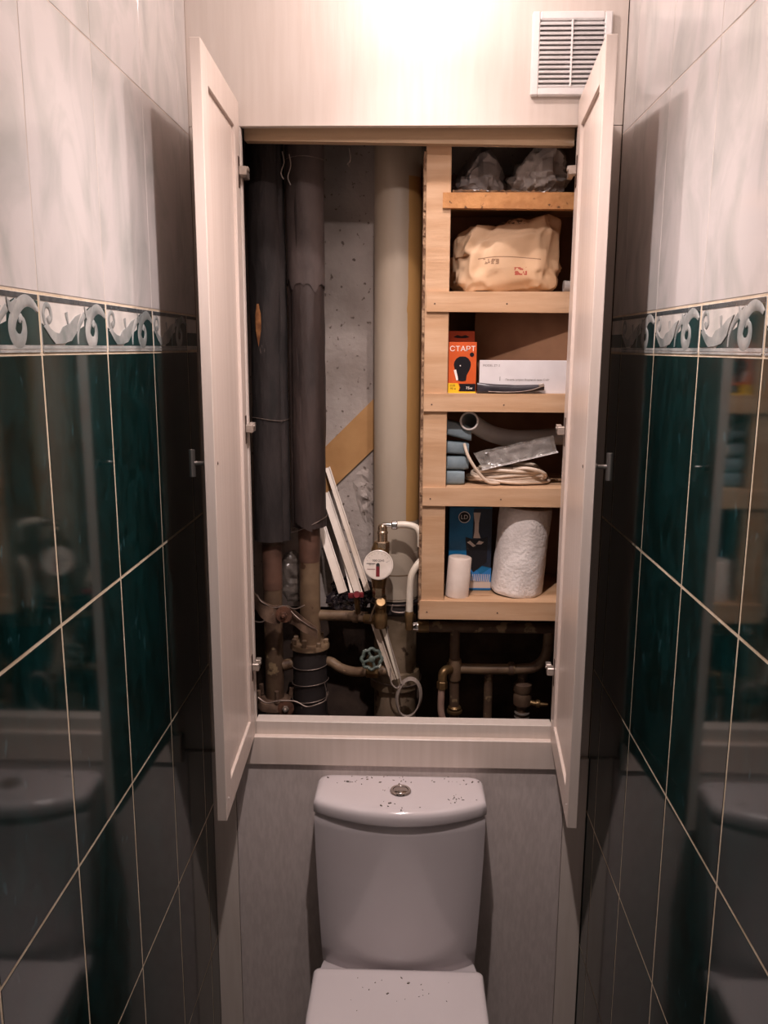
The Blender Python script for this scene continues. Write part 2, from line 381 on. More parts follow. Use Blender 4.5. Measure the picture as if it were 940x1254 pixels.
def tiled_wall(side):
    sx = -1 if side == 'left' else 1; X = DL if side == 'left' else DR; rot = 0 if sx < 0 else PI
    yg = .9058 if side == 'left' else .8992
    b = MB(); xa, xb = sx * (X + .0005), sx * (X + .06); b.box(min(xa, xb), max(xa, xb), Y0, YB, ZF, -.0077 + .0636)
    wl = b.build('wall_' + side, M['grout'], smooth=False)
    tag(wl, f'{side} side wall clad in dark green tiles below a scroll border and marbled white tiles above', 'wall', kind='structure')
    b = MB(); b.box(min(xa, xb), max(xa, xb), Y0, YB, .0559, ZC); b.build('backing', M['grout_light'], wl, smooth=False)
    ks = range(-7, 4)
    for z0, z1, kind in ROWS:
        for k in ks:
            y0, y1 = yg + .2 * k, yg + .2 * (k + 1)
            y0 = max(y0, Y0); y1 = min(y1, YB - .002)
            if y1 - y0 < .01: continue
            wy, hz = round(y1 - y0, 4), round(z1 - z0, 4); key = (wy, hz, kind)
            name = {'g': 'green_tile', 'l': 'white_tile', 'b': 'border_tile'}[kind]
            if key not in MESH:
                MESH[key] = tile_mesh(name, wy, hz, M[{'g': 'green_tile', 'l': 'light_tile', 'b': 'border_white'}[kind]], {'g': .0021, 'l': .0008, 'b': .0024}[kind])
            t = put_mesh(name, MESH[key], wl, (sx * X, (y0 + y1) / 2, (z0 + z1) / 2), rot)
            if kind == 'b' and abs(wy - .2) < .001 and y1 > .25:
                for nm, me in BORDER: put_mesh(nm, me, t, (0, 0, 0))
            elif kind == 'b' and y0 > 1.4:      # cut piece in the corner: plain bands and the first curl only
                kk = ('cut', side)
                h = wy / 2 - .0015; c = MB()
                c.box(0, .0004, -h, h, -BH / 2 + .009, 0, 0); c.box(0, .0005, -h, h, BH / 2 - .008, BH / 2 - .003, 0)
                c.build('dark_band', M['border_green'], t, local=True, smooth=False)
    return wl
WALL_L = tiled_wall('left'); WALL_R = tiled_wall('right')

b = MB(); b.box(-DL - .06, DR + .06, Y0, 2.2, ZF - .05, ZF); tag(b.build('floor', M['floor'], smooth=False), 'plain stone coloured floor under the toilet', 'floor', kind='structure')
b = MB(); b.box(-DL - .06, DR + .06, Y0, 2.2, ZC, ZC + .04); tag(b.build('ceiling', M['ceiling'], smooth=False), 'low cream ceiling with two downlights', 'ceiling', kind='structure')

# back wall = laminate boards around the cabinet opening
OX0, OX1, OZ0, OZ1 = -.302, .288, -.735, .379
b = MB(); b.box(-DL, DR - .0012, YB, YB + .016, OZ1 + .0012, ZC)
wb = b.build('wall_back', M['laminate'], smooth=False)
tag(wb, 'pale laminate board wall above and around the open cabinet', 'wall', kind='structure')
def bpart(name, x0, x1, y0, y1, z0, z1, m, parent, bevel=.0008, label=None):
    q = MB(); q.box(x0, x1, y0, y1, z0, z1, bevel); return q.build(name, m, parent, smooth=False, label=label)
bpart('side_board', -DL, OX0, YB, YB + .016, -.80, OZ1, M['laminate'], wb)
bpart('side_board', OX1, DR - .0012, YB, YB + .016, -.80, OZ1, M['laminate'], wb)
bpart('lower_panel', -.344, .316, YB - .010, YB + .016, ZF, -.8005, M['laminate_grey'], wb, label='grey woven laminate panel behind the cistern')
bpart('edge_strip', -DL, -.345, YB - .009, YB + .016, ZF, -.801, M['laminate'], wb)
bpart('edge_strip', .317, DR - .0012, YB - .009, YB + .016, ZF, -.801, M['laminate'], wb)

# concrete niche behind
NY = 1.86
b = MB(); b.box(-DL - .06, DR + .06, NY, NY + .018, -.585, ZC)
wn = b.build('wall_niche', M['concrete'], smooth=False); tag(wn, 'bare grey pitted concrete at the back of the pipe niche', 'wall', kind='structure')
def niche_patch():
    q = MB()      # broken plaster lump beside the big pipe
    def fn(u, v):
        a = 2 * PI * u; r = v
        x = -.085 + .034 * r * math.cos(a) * (1 + .3 * math.sin(3 * a)); z = -.335 + .075 * r * math.sin(a) * (1 + .25 * math.cos(2 * a + 1))
        h = .012 * (1 - r) + .010 * fb((x, 0, z), 60) * (1 - r * .6)
        return (x, NY - max(h, -.001), z)
    q.grid(fn, 28, 7, wrap=True); q.build('broken_plaster', M['concrete'], wn, smooth=False, label='rough dark patch of broken plaster')
niche_patch()
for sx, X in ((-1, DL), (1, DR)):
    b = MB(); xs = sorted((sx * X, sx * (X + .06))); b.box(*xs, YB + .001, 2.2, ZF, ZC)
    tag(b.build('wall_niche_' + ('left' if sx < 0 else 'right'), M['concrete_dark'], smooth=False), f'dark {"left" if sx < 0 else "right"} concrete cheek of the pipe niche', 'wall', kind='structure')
b = MB(); b.box(-DL, DR, 1.885, 1.95, ZF, -.585); tag(b.build('wall_shaft', M['void'], smooth=False), 'dark brown back of the pipe shaft below the concrete', 'wall', kind='structure')
b = MB(); b.box(-DL, DR, 1.60, 1.97, -.90, -.87); tag(b.build('floor_niche', M['void'], smooth=False), 'dark brown bottom of the pipe niche', 'floor', kind='structure')

# ------------------------------------------------------------------ downlights
def downlight(x, y, i):
    t = thing('ceiling_downlight', ['round recessed ceiling downlight close to the cabinet wall', 'round recessed ceiling downlight nearer the doorway'][i], 'light', (x, y, ZC), 'ceiling downlights')
    q = MB(); q.lathe([(.026, 0), (.045, 0), (.045, -.004), (.04, -.007), (.026, -.004)], (x, y, ZC), (0, 0, 1)); q.build('trim_ring', M['steel'], t)
    q = MB(); q.lathe([(.025, -.001), (.025, -.012), (.015, -.02)], (x, y, ZC)); q.build('lamp', M['lens'], t)
    zl = -.042
    ld = bpy.data.lights.new('lamp_spill', 'POINT'); ld.energy = P_SPILL[i]; ld.color = LIGHT_COL; ld.shadow_soft_size = .011
    lo = bpy.data.objects.new('lamp_spill', ld); COL.objects.link(lo); lo.parent = t; lo.location = (0, 0, zl)
    ld = bpy.data.lights.new('lamp_beam', 'SPOT'); ld.energy = P_BEAM[i]; ld.color = LIGHT_COL; ld.shadow_soft_size = .011
    ld.spot_size = math.radians(110); ld.spot_blend = 1.0
    lo = bpy.data.objects.new('lamp_beam', ld); COL.objects.link(lo); lo.parent = t; lo.location = (0, 0, zl); lo.rotation_euler = (math.radians((0, 14)[i]), 0, 0)      # front reflector tilted to the cabinet
downlight(.026, 1.36, 0); downlight(-.015, .94, 1)

# ------------------------------------------------------------------ vent grille
vx0, vx1, vz0, vz1 = .201, .335, .425, .557
t = thing('vent_grille', 'white square plastic vent grille with slats, high on the back wall', 'vent', (.268, YB, vz0))
q = MB(); w_ = .013
q.box(vx0, vx0 + w_, YB - .012, YB, vz0, vz1, .002); q.box(vx1 - w_, vx1, YB - .012, YB, vz0, vz1, .002)
q.box(vx0 + w_, vx1 - w_, YB - .012, YB, vz0, vz0 + w_, .002); q.box(vx0 + w_, vx1 - w_, YB - .012, YB, vz1 - w_, vz1, .002)
q.build('frame', M['white_plastic'], t, smooth=False)
q = MB(); q.box(vx0 + w_, vx1 - w_, YB - .0015, YB - .0005, vz0 + w_, vz1 - w_); q.build('backing', M['grey_print'], t, smooth=False)
for i in range(14):
    z = vz0 + w_ + .0035 + i * .00755
    q = MB(); q.obox(((vx0 + vx1) / 2, YB - .0075, z), (1, 0, 0), (0, .75, .55), (0, -.55, .75), ((vx1 - vx0) / 2 - w_, .0054, .0011)); q.build('slat', M['white_plastic'], t, smooth=False)
q = MB(); q.box(.2665, .2695, YB - .0135, YB - .006, vz0 + w_, vz1 - w_, .0006); q.build('mullion', M['white_plastic'], t, smooth=False)

# ------------------------------------------------------------------ cabinet: header beam, bottom rails, two doors
cab = thing('wall_cabinet', 'built-in pale wall cabinet with two framed doors standing open above the toilet', 'cabinet', (-.007, YB, OZ0))
q = MB(); hx0, hx1 = OX0, OX1
q.hexa([(hx0, 1.612, .365), (hx1, 1.612, .354), (hx1, 1.6405, .3565), (hx0, 1.6405, .366), (hx0, 1.612, .40), (hx1, 1.612, .40), (hx1, 1.6405, .40), (hx0, 1.6405, .40)])
q.build('header_beam', M['raw_wood'], cab, smooth=False, label='bare timber beam across the top of the opening')
bpart('bottom_rail', OX0, OX1, YB - .001, YB + .03, -.775, -.735, M['laminate'], cab, .001)
bpart('front_rail', -.335, .305, YB - .016, YB - .0015, -.822, -.762, M['door'], cab, .0015)
def door(nm, hx, hy, fx, fy, side):
    """local frame: x runs from the hinge edge to the free edge, y is the outward normal of the inner face, z up"""
    v = Vector((fx - hx, fy - hy, 0)); wd = v.length; e = v.normalized()
    o = bpy.data.objects.new(nm, None)
    ht, hb = .418, -.763
    ez = Vector((0, 0, 1)); n = Vector((-e.y, e.x, 0)) if side > 0 else Vector((e.y, -e.x, 0))
    # inner face normal must point towards the middle of the room
    if (n.x > 0) != (side < 0): n = -n
    T, RC, ST, RL = .0158, .005, .046, .05
    P = lambda a, d, z: Vector((hx, hy, 0)) + e * a + n * d + ez * z
    q = MB()
    def slab(a0, a1, d0, d1, z0, z1, bev):
        c = P((a0 + a1) / 2, (d0 + d1) / 2, (z0 + z1) / 2); q.obox(c, e, n, ez, ((a1 - a0) / 2, (d1 - d0) / 2, (z1 - z0) / 2), bev)
    slab(0, ST, -T, 0, hb, ht, .0008); slab(wd - ST, wd, -T, 0, hb, ht, .0008)
    slab(ST, wd - ST, -T, 0, ht - RL, ht, .0008); slab(ST, wd - ST, -T, 0, hb, hb + RL, .0008)
    d = q.build('door', M['door'], cab, smooth=False)
    q = MB(); slab(ST - .002, wd - ST + .002, -T + .002, -RC, hb + RL - .002, ht - RL + .002, 0); q.build('door_panel', M['door'], d, smooth=False)
    # edge banding strip, slightly yellower
    # T-bar handle on the outer face
    hz = -.175; a = wd - .022
    q = MB(); q.tube([P(a, -T, hz), P(a, -T - .004, hz), P(a, -T - .006, hz), P(a, -T - .021, hz)], [.006, .006, .0036, .0036], 12)
    q.tube([P(a, -T - .023, hz - .021), P(a, -T - .023, hz - .0205), P(a, -T - .023, hz + .0205), P(a, -T - .023, hz + .021)], [.004, .0048, .0048, .004], 14)
    q.build('handle', M['steel'], d)
    q = MB(); q.lathe([(.0028, 0), (.0024, .0008), (.0012, .001)], P(a, 0, hz), n, 10); q.build('screw', M['hinge_dark'], d)
    q = MB(); q.lathe([(.002, 0), (.002, .0006), (.001, .0008)], P(wd - .02, 0, hb + .03), n, 8); q.build('screw', M['ring_light'], d)
    for z in (.300, -.150, -.615):
        q = MB(); q.obox(P(.014, -.0002, z), e, n, ez, (.0065, .0012, .026), .0005)
        hh = q.build('hinge', M['hinge_dark'], d, smooth=False)
        q = MB()
        q.obox(P(.010, .007, z + .002), e, n, ez, (.009, .007, .0075), .0015)
        q.obox(P(-.004, .010, z + .008), e, n, ez, (.008, .005, .004), .001)
        q.obox(P(-.012, .008, z), e, n, ez, (.016, .0045, .006), .001)
        q.lathe([(.003, 0), (.003, .002), (.0015, .003)], P(.004, .0135, z + .006), n, 10)
        q.build('hinge', M['hinge'], d, smooth=False)
    return d
door('door', -.303, 1.568, -.2925, 1.255, -1)
door('door', .285, 1.568, .2610, 1.255, 1)

# ------------------------------------------------------------------ shelf unit of battens and hardboard
FY = 1.636
sh = thing('shelf_unit', 'homemade open shelf unit of wooden battens filling the right half of the niche', 'shelf', (.18, 1.75, -.537))
SL = [(.280, .253, .057), (.104, .067, .030), (-.086, -.120, .027), (-.269, -.305, .027), (-.500, -.538, .0235)]
q = MB(); q.box(.026, .072, FY + .006, FY + .026, -.525, .374, .001); q.build('post', M['batten'], sh, smooth=False)
q = MB(); q.box(.318, .352, FY + .006, FY + .026, -.525, .374, .001); q.build('post', M['batten'], sh, smooth=False)
for i, (za, zb, xa) in enumerate(SL):
    q = MB(); dz = (-.003, -.002, -.001, -.001, 0)[i]
    q.hexa([(xa, FY, zb), (.352, FY, zb + dz), (.352, FY + .020, zb + dz), (xa, FY + .020, zb), (xa, FY, za), (.352, FY, za), (.352, FY + .020, za), (xa, FY + .020, za)])
    s_ = q.build('slat', M['batten_rough' if i == 0 else 'batten'], sh, smooth=False, label='orange stained slat with chewed black specks' if i == 0 else None)
    if i:
        for xx in (xa + .015, .18, .31):
            q = MB(); q.lathe([(.0016, 0), (.0016, .0006)], (xx, FY, (za + zb) / 2 - .004), (0, -1, 0), 8); q.build('nail', M['rust_dark'], s_)
    bpart('shelf_board', .030, .352, FY + .020, NY - .006, za - .012, za, M['batten'], sh, .0005)
q = MB()
n = 60
for k in range(n):      # torn front edge of the hardboard side
    z0, z1 = -.538 + .89 * k / n, -.538 + .89 * (k + 1) / n; j = random.uniform(-.0015, .0015)
    q.box(.0215 + random.uniform(-.0008, .0008), .0262, FY + .003 + j, FY + .0125, z0, z1)
q.build('side_edge', M['chip_edge'], sh, smooth=False, label='torn pale edge of the hardboard side')
bpart('side_panel', .0215, .026, FY + .012, NY - .002, -.537, .352, M['hardboard'], sh)
bpart('side_panel', .353, .360, FY + .004, NY - .002, -.537, .352, M['hardboard'], sh)
bpart('back_panel', .027, .352, NY - .006, NY - .002, -.537, .352, M['hardboard'], sh)
q = MB()
def fn(u, v):
    x = .075 + .20 * u; return (x, FY + .003 + .02 * v + .002 * fb((x, v, 0), 60), .2802 + max(0, .005 * (1 - v) * (1 - u * .8) + .004 * fb((x * 2, v * .05, 3), 80)))
q.grid(fn, 50, 5); q.build('glue_residue', M['ring_light'], sh, label='whitish crust along the top edge of the first slat')

# ------------------------------------------------------------------ things on the shelves
def crumple(nm, lab, cat, c, half, m, e=.45, amp=.02, freq=20, nu=64, nv=40, seed=0, ang=22, group=None, extra=None):
    """crumpled bag: a rounded box with creased noise, flat where it lies"""
    cx, cy, cz = c; z0 = cz - half[2]
    t = MB()
    sg = lambda x, p: math.copysign(abs(x) ** p, x)
    def fn(u, v):
        a = 2 * PI * u; bb = PI * (v - .5) * .998
        x = sg(math.cos(bb), e) * sg(math.cos(a), e); y = sg(math.cos(bb), e) * sg(math.sin(a), e); z = sg(math.sin(bb), e)
        p = Vector((x * half[0], y * half[1], z * half[2])); d = Vector((x, y, z)).normalized()
        r = 1 - abs(noise.noise(p * freq + Vector((seed, 0, 0)))) * 2; r2 = 1 - abs(noise.noise(p * freq * 2.3 + Vector((0, seed, 5)))) * 2
        p = p + d * (amp * (r * .65 + r2 * .35 - .6) + amp * .8 * noise.noise(p * freq * .4 + Vector((seed, 3, 1))))
        if extra: p = extra(p)
        q = Vector((cx, cy, cz)) + p
        q.z = max(q.z, z0 + .0005 + 0.0); return q
    t.grid(fn, nu, nv, wrap=True)
    bmesh.ops.remove_doubles(t.bm, verts=t.bm.verts, dist=.0004)
    o = t.build(nm, m, None, smooth=True, angle=ang)
    # origin to base
    for v in o.data.vertices: v.co -= Vector((cx, cy, z0))
    o.location = (cx, cy, z0)
    return tag(o, lab, cat, group)

def drape(p):
    p.z += .018 * math.sin(p.x * 55 + 1) * (1 if p.z > 0 else 0); return p
crumple('plastic_bag', 'dusty grey crumpled plastic sheeting on the left of the top shelf', 'bag', (.128, 1.752, .322), (.047, .064, .042), M['dust_bag'], .75, .022, 24, nu=90, nv=50, seed=2, extra=drape)
crumple('plastic_bag', 'paler dusty grey knotted plastic bag on the right of the top shelf', 'bag', (.247, 1.748, .3245), (.056, .066, .044), M['dust_pale'], .75, .022, 26, nu=90, nv=50, seed=9, extra=drape)
def sack_extra(p):
    p.z += .022 * (p.x / .1) * (1 if p.z > 0 else .0); return p
sk = crumple('paper_sack', 'creased brown kraft paper sack with a faded red stamp, filling the second shelf', 'bag', (.187, 1.746, .1735), (.106, .070, .0685), M['kraft'], .34, .021, 16, nu=170, nv=100, seed=4, ang=70, extra=sack_extra)
q = MB(); q.tube([(.295, 1.70, .1165), (.34, 1.70, .1165)], .012, 14); q.tube([(.296, 1.70, .1165), (.300, 1.70, .1165)], .0125, 14)
tag(q.build('pipe_offcut', M['grey_plastic']), 'short grey pipe offcut lying beside the kraft sack', 'pipe')

# light bulb box
z0 = -.086; t = thing('light_bulb_box', 'orange light bulb carton with a black bulb picture on the third shelf', 'box', (.1005, 1.68, z0))
x0, x1, yb0, yb1 = .0735, .1275, 1.658, 1.708
q = MB(); q.box(x0, x1, yb0, yb1, z0, z0 + .097, .0006); q.build('carton', M['orange'], t, smooth=False)
q = MB(); q.prism([(x0 + .001, 0), (x1 - .001, 0), (x1 - .001, .0215), (x0 + .001, .0215)], .0012, XYZ(yb1 - .002, 0, z0 + .097)); tb = q.build('hanging_tab', M['orange'], t, smooth=False)
q = MB(); q.prism([(-.016, 0), (-.008, .004), (0, .0015), (.008, .004), (.016, 0), (.008, -.002), (-.008, -.002)], .0004, XYZ(yb1 - .0035, .1005, z0 + .107)); q.build('tab_hole', M['black'], tb, smooth=False)
fy = yb0 - .0002
q = MB(); q.text('СТАРТ', .0135, XYZ(fy, .1005, z0 + .084), sx=1.12); q.build('lettering', M['white_print'], t, smooth=False)
prof = [(.0, .038), (.006, .0375), (.0115, .034), (.0155, .028), (.0165, .022), (.0150, .015), (.0115, .008), (.0085, .002), (.0075, -.008), (0, -.0095)]
poly = [(x, y) for x, y in prof] + [(-x, y) for x, y in prof[::-1][1:-1]]
q = MB(); q.prism(poly, .0004, XYZ(fy, .1005, z0 + .032)); bp = q.build('bulb_picture', M['bulb_black'], t, smooth=False)
q = MB(); q.prism([(.0012 * math.cos(a * PI / 4), .0012 * math.sin(a * PI / 4)) for a in range(8)], .0003, XYZ(fy - .0005, .0965, z0 + .0525)); q.build('highlight', M['white_print'], bp, smooth=False)
q = MB(); q.prism([(-.0165, .012), (-.012, .013), (-.0085, -.001), (-.0075, -.007), (-.011, -.008)], .0003, XYZ(fy - .0005, .1005, z0 + .032)); q.build('highlight', M['white_print'], bp, smooth=False)
q = MB(); q.prism([(.0042 * math.cos(a * PI / 8), .0042 * math.sin(a * PI / 8)) for a in range(16)], .0003, XYZ(fy, .1185, z0 + .0735)); q.build('round_mark', M['bulb_black'], t, smooth=False)
q = MB(); q.prism([(0, 0), (.054, 0), (.054, .003), (.020, .003), (.0225, .0105), (.019, .019), (0, .019)], .0003, XYZ(fy, x0, z0)); yp = q.build('yellow_print', M['yellow'], t, smooth=False)
q = MB(); q.prism([(.0215, .0035), (.053, .0035), (.053, .018), (.021, .018), (.0238, .0105)], .0003, XYZ(fy, x0, z0)); kp = q.build('black_print', M['bulb_black'], t, smooth=False)
q = MB(); q.text('LUX', .0055, XYZ(fy - .0004, x0 + .009, z0 + .0145)); q.text('95 w', .0055, XYZ(fy - .0004, x0 + .010, z0 + .0085)); q.build('lettering', M['black'], yp, smooth=False)
q = MB(); q.text('75w', .0075, XYZ(fy - .0004, x0 + .041, z0 + .0095)); q.build('lettering', M['white_print'], kp, smooth=False)

# white carton
t = thing('white_box', 'long white carton with small printed lines behind the dark pouch', 'box', (.24, 1.70, z0))
q = MB(); q.box(.134, .3165, 1.659, 1.668, z0, z0 + .063, .0006); q.build('carton', M['paper'], t, smooth=False)
q = MB(); q.text('MODEL ZT-2', .0058, XYZ(1.6588, .140, z0 + .053), align='LEFT'); q.text('Печать штрих Водяной знак Счёт', .0052, XYZ(1.6588, .184, z0 + .026), align='LEFT')
q.prism([(0, 0), (.001, 0), (.001, .008), (0, .008)], .0003, XYZ(1.6588, .173, z0 + .024)); q.build('lettering', M['grey_print'], t, smooth=False)

q = MB(); q.hexa([(.130, 1.755, z0), (.317, 1.670, z0), (.3195, 1.675, z0), (.1325, 1.760, z0), (.130, 1.755, z0 + .174), (.317, 1.670, z0 + .174), (.3195, 1.675, z0 + .174), (.1325, 1.760, z0 + .174)])
tag(q.build('hardboard_sheet', M['hardboard'], smooth=False), 'brown hardboard sheet standing upright behind the white carton', 'board')
# dark pouch / glasses case
t = thing('dark_pouch', 'flat black folding pouch with a metal clasp lying before the white carton', 'pouch', (.193, 1.655, z0))
rings = []
for i in range(22):
    u = i / 21; x = .1295 + .128 * u; h = .0105 - .002 * math.sin(PI * u) + .0015 * u ** 3; lift = .006 * max(0, u - .55) ** 1.0
    hw = .0075 * min(1, 4 * u + .4) * min(1, 4 * (1 - u) + .5); zc = z0 + h * (1 - .45 * max(0, (u - .5) * 1.6) ** 1.2) + lift * 1.6; hh = h * (1 - .55 * max(0, (u - .45) / .55))
    rings.append([(x, 1.6485 + hw * sgn_c, max(zc + hh * sgn_s, z0 + .0002)) for sgn_c, sgn_s in [(math.copysign(abs(math.cos(a)) ** .7, math.cos(a)), math.copysign(abs(math.sin(a)) ** .7, math.sin(a))) for a in [2 * PI * k / 14 for k in range(14)]]])
q = MB(); q.loft(rings); q.build('pouch_body', M['canvas'], t, angle=50)
q = MB(); q.tube(subpath([(.150, 1.6405, z0 + .004), (.19, 1.640, z0 + .003), (.225, 1.640, z0 + .006), (.253, 1.641, z0 + .014)], 6), .0012, 8); q.build('edge_piping', M['wire'], t)
q = MB(); q.obox((.251, 1.6412, z0 + .0165), (1, 0, .25), (0, 1, 0), (-.25, 0, 1), (.005, .002, .0035), .001); q.build('clasp', M['hinge'], t, smooth=False)

# fourth shelf
z0 = -.269
for i, (dx, z, h, lab) in enumerate(((.034, -.269, .0295, 'pale blue folded bag roll at the bottom of the shelf stack'), (.041, -.239, .0285, 'blue grey folded bag roll, second from the bottom of the stack'),
                                ((.042), -.2095, .0255, 'grey folded bag roll, second from the top of the stack'), (.048, -.183, .031, 'dull grey tilted roll on top of the shelf stack'))):
    t = MB(); rings = []
    for k in range(9):
        u = k / 8; x = .060 + (dx + .015) * u; tilt = (-.017 * u if i == 3 else -.004 * u * (i == 2)); pin = 1 - .10 * (1 if k in (0, 8) else 0)
        rings.append([(x + .002 * math.sin(7 * u + i), 1.682 + .012 * pin * math.copysign(abs(math.cos(a)) ** .45, math.cos(a)) + .02 * (math.cos(a) > 0),
                       z + h / 2 + tilt + (.017 if i == 3 else .004 if i == 2 else 0) + (h / 2 - .0008) * pin * math.copysign(abs(math.sin(a)) ** .5, math.sin(a))) for a in [2 * PI * j / 16 for j in range(16)]])
    t.loft(rings); tag(t.build('bag_roll', M['roll_blue'], None, angle=50), lab, 'roll', 'rolls stacked on the fourth shelf')
t = thing('drain_pipe', 'curved grey plastic drain pipe with a pale round mouth on the fourth shelf', 'pipe', (.2, 1.72, -.18))
path = subpath([(.1165, 1.663, -.1405), (.120, 1.680, -.1415), (.133, 1.698, -.152), (.165, 1.715, -.170), (.21, 1.722, -.180), (.27, 1.722, -.178), (.335, 1.722, -.172)], 6)
q = MB(); q.tube(path, .0172, 22, caps=False); q.tube(path, .0148, 22, caps=False); q.build('pipe', M['grey_plastic'], t, recalc=False)
q = MB(); d = (path[1] - path[0]).normalized(); q.lathe([(.0148, .004), (.0148, -.0005), (.0152, -.0015), (.0172, -.0015), (.0186, -.0003), (.0186, .004)], path[0], d, 30); q.bm.faces.ensure_lookup_table()
for f in [f for f in q.bm.faces if len(f.verts) > 4]: q.bm.faces.remove(f)
q.build('pipe_mouth', M['ring_light'], t, recalc=False)
# clear blister tray, leaning
t = thing('clear_packet', 'crinkled clear plastic packet slanting across the white cable', 'packet', (.21, 1.665, -.235))
ex = Vector((.145, 0, .036)).normalized(); ez_ = Vector((-.036, .02, .145)).normalized(); o = Vector((.146, 1.662, -.2355))
q = MB()
def fn(u, v):
    p = o + ex * (.148 * u) + ez_ * (.034 * v) + Vector((-.012 * v * (1 - u), 0, 0)); return p + Vector((0, -.004 + .004 * fb((u * 6, v * 1.5, 2), 1.6) + .003 * math.sin(PI * v), .002 * fb((u * 9, v, 7), 1)))
q.grid(fn, 44, 10); q.build('front_sheet', M['clear'], t, angle=25)
q = MB(); q.obox(o + ex * .074 + Vector((0, .006, -.0005)), ex, (0, 1, 0), ez_, (.076, .01, .0008)); q.build('bottom_edge', M['ring_light'], t, smooth=False)
q = MB(); q.obox(o + ex * .080 + ez_ * .016 + Vector((0, .012, 0)), ex, (0, 1, .1), ez_, (.062, .0015, .013), .0005); q.build('insert', M['grey_print'], t, smooth=False)
# white cable in loops
t = thing('white_cable', 'coiled white electric cable under the clear packet on the fourth shelf', 'cable', (.2, 1.68, z0))
q = MB()
for k in range(7):
    cx, cy = .203 + random.uniform(-.006, .006), 1.712 + random.uniform(-.003, .004); rx, ry = .086 - .004 * k + random.uniform(-.004, .003), .044 + random.uniform(-.004, .004)
    zz = z0 + .0078 + .0040 * k; pts = []
    for a in range(40):
        al = 2 * PI * a / 40; pts.append((cx + rx * math.cos(al), cy + ry * math.sin(al), zz + .003 * math.sin(al * 2 + k) + .001 * math.sin(5 * al + k)))
    q.tube(pts, .0033, 8, closed=True)
q.build('loops', M['cable_white'], t)
q = MB(); q.tube(subpath([(.108, 1.665, -.185), (.114, 1.657, -.205), (.127, 1.655, -.228), (.146, 1.657, -.252), (.160, 1.662, -.262), (.18, 1.67, -.2635)], 6), .0031, 8)
q.tube(subpath([(.205, 1.672, -.238), (.225, 1.664, -.233), (.25, 1.662, -.236), (.268, 1.668, -.244), (.27, 1.685, -.252), (.25, 1.70, -.256)], 6), .0036, 8)
q.build('loose_end', M['cable_white'], t)
q = MB(); q.obox((.185, 1.705, -.2435), (1, 0, .05), (0, 1, 0), (-.05, 0, 1), (.024, .016, .0095), .003, 2); q.build('connector_block', M['hinge'], t, smooth=False, label='dull grey connector block in the cable coil')

# fifth shelf
z0 = -.500
t = thing('blue_box', 'blue carton with a brush picture behind the white paper rolls', 'box', (.14, 1.74, z0))
BX = lambda y: ((.084, y, z0), (.84, 0, 0), (0, 0, 1), (0, -1, 0))
q = MB(); q.box(.084, .1722, 1.716, 1.775, z0, z0 + .178, .0008); q.build('carton', M['blue'], t, smooth=False)
fy = 1.7155
q = MB(); q.prism([(.052, .060), (.105, .050), (.105, .175), (.060, .175), (.058, .118)], .0003, BX(fy)); nv = q.build('navy_print', M['navy'], t, smooth=False)
q = MB(); q.prism([(.003, .003), (.106, .003), (.106, .05), (.08, .035), (.06, .055), (.04, .04), (.003, .06)], .0002, BX(fy)); q.build('light_blue_print', M['blue_light'], t, smooth=False)
q = MB(); q.prism([(.043, .006), (.106, .006), (.106, .019), (.043, .022)], .0004, BX(fy))
for k in range(13): q.prism([(.044 + .0046 * k, .019), (.0465 + .0046 * k, .019), (.0475 + .0046 * k, .036), (.0462 + .0046 * k, .036)], .0004, BX(fy))
q.build('brush_bristles', M['roll_white'], t, smooth=False)
q = MB(); q.prism([(.041, .115), (.066, .109), (.096, .116), (.094, .062), (.062, .040), (.046, .058)], .0005, BX(fy - .0002)); hd = q.build('brush_head', M['bulb_black'], t, smooth=False)
q = MB()
for a in (0, 1): q.prism([(.045 + .022 * a, .104 - .004 * a), (.052 + .022 * a, .1075 - .006 * a + .006 * a), (.066 + .02 * a, .097 + .008 * a), (.060 + .02 * a, .094 + .006 * a)], .0003, BX(fy - .0009))
q.build('brush_stripe', M['roll_white'], hd, smooth=False)
q = MB(); q.prism([(.060, .113), (.078, .113), (.0725, .126), (.0725, .145), (.0765, .167), (.059, .167), (.0625, .145), (.0625, .126)], .0009, BX(fy - .0002)); q.build('brush_handle', M['roll_white'], t, smooth=False)
q = MB(); cx, cz = .031, .157
ring = lambda r0, r1: [q.prism([(cx + r * math.cos(a), cz + r * math.sin(a)) for r, a in ((r0, 2 * PI * k / 24), (r1, 2 * PI * k / 24), (r1, 2 * PI * (k + 1) / 24), (r0, 2 * PI * (k + 1) / 24))], .0005, XYZ(fy - .0002, .084, z0)) for k in range(24)]
ring(.0108, .0122); q.text('LD', .0125, XYZ(fy - .0008, .084 + cx, z0 + cz)); q.build('round_emblem', M['white_print'], t, smooth=False)
q = MB(); q.prism([(cx + .0104 * math.cos(2 * PI * k / 24), cz + .0104 * math.sin(2 * PI * k / 24)) for k in range(24)], .0004, XYZ(fy - .0001, .084, z0)); q.build('emblem_ground', M['black'], t, smooth=False)

t = thing('small_paper_roll', 'small creamy white paper roll standing at the left of the bottom shelf', 'roll', (.1015, 1.673, z0))
q = MB(); L0, L1 = Vector((.1005, 1.677, z0)), Vector((.1055, 1.677, z0 + .082))
q.tube([L0, L0 + (L1 - L0) * .01, L1 - (L1 - L0) * .02, L1], [.0228, .0237, .0237, .0225], 28); q.build('roll', M['roll_white'], t, angle=40)
q = MB(); q.lathe([(.0075, 0), (.0075, .0012), (.006, .0013)], L1, L1 - L0, 16); q.build('core', M['roll_white'], t)

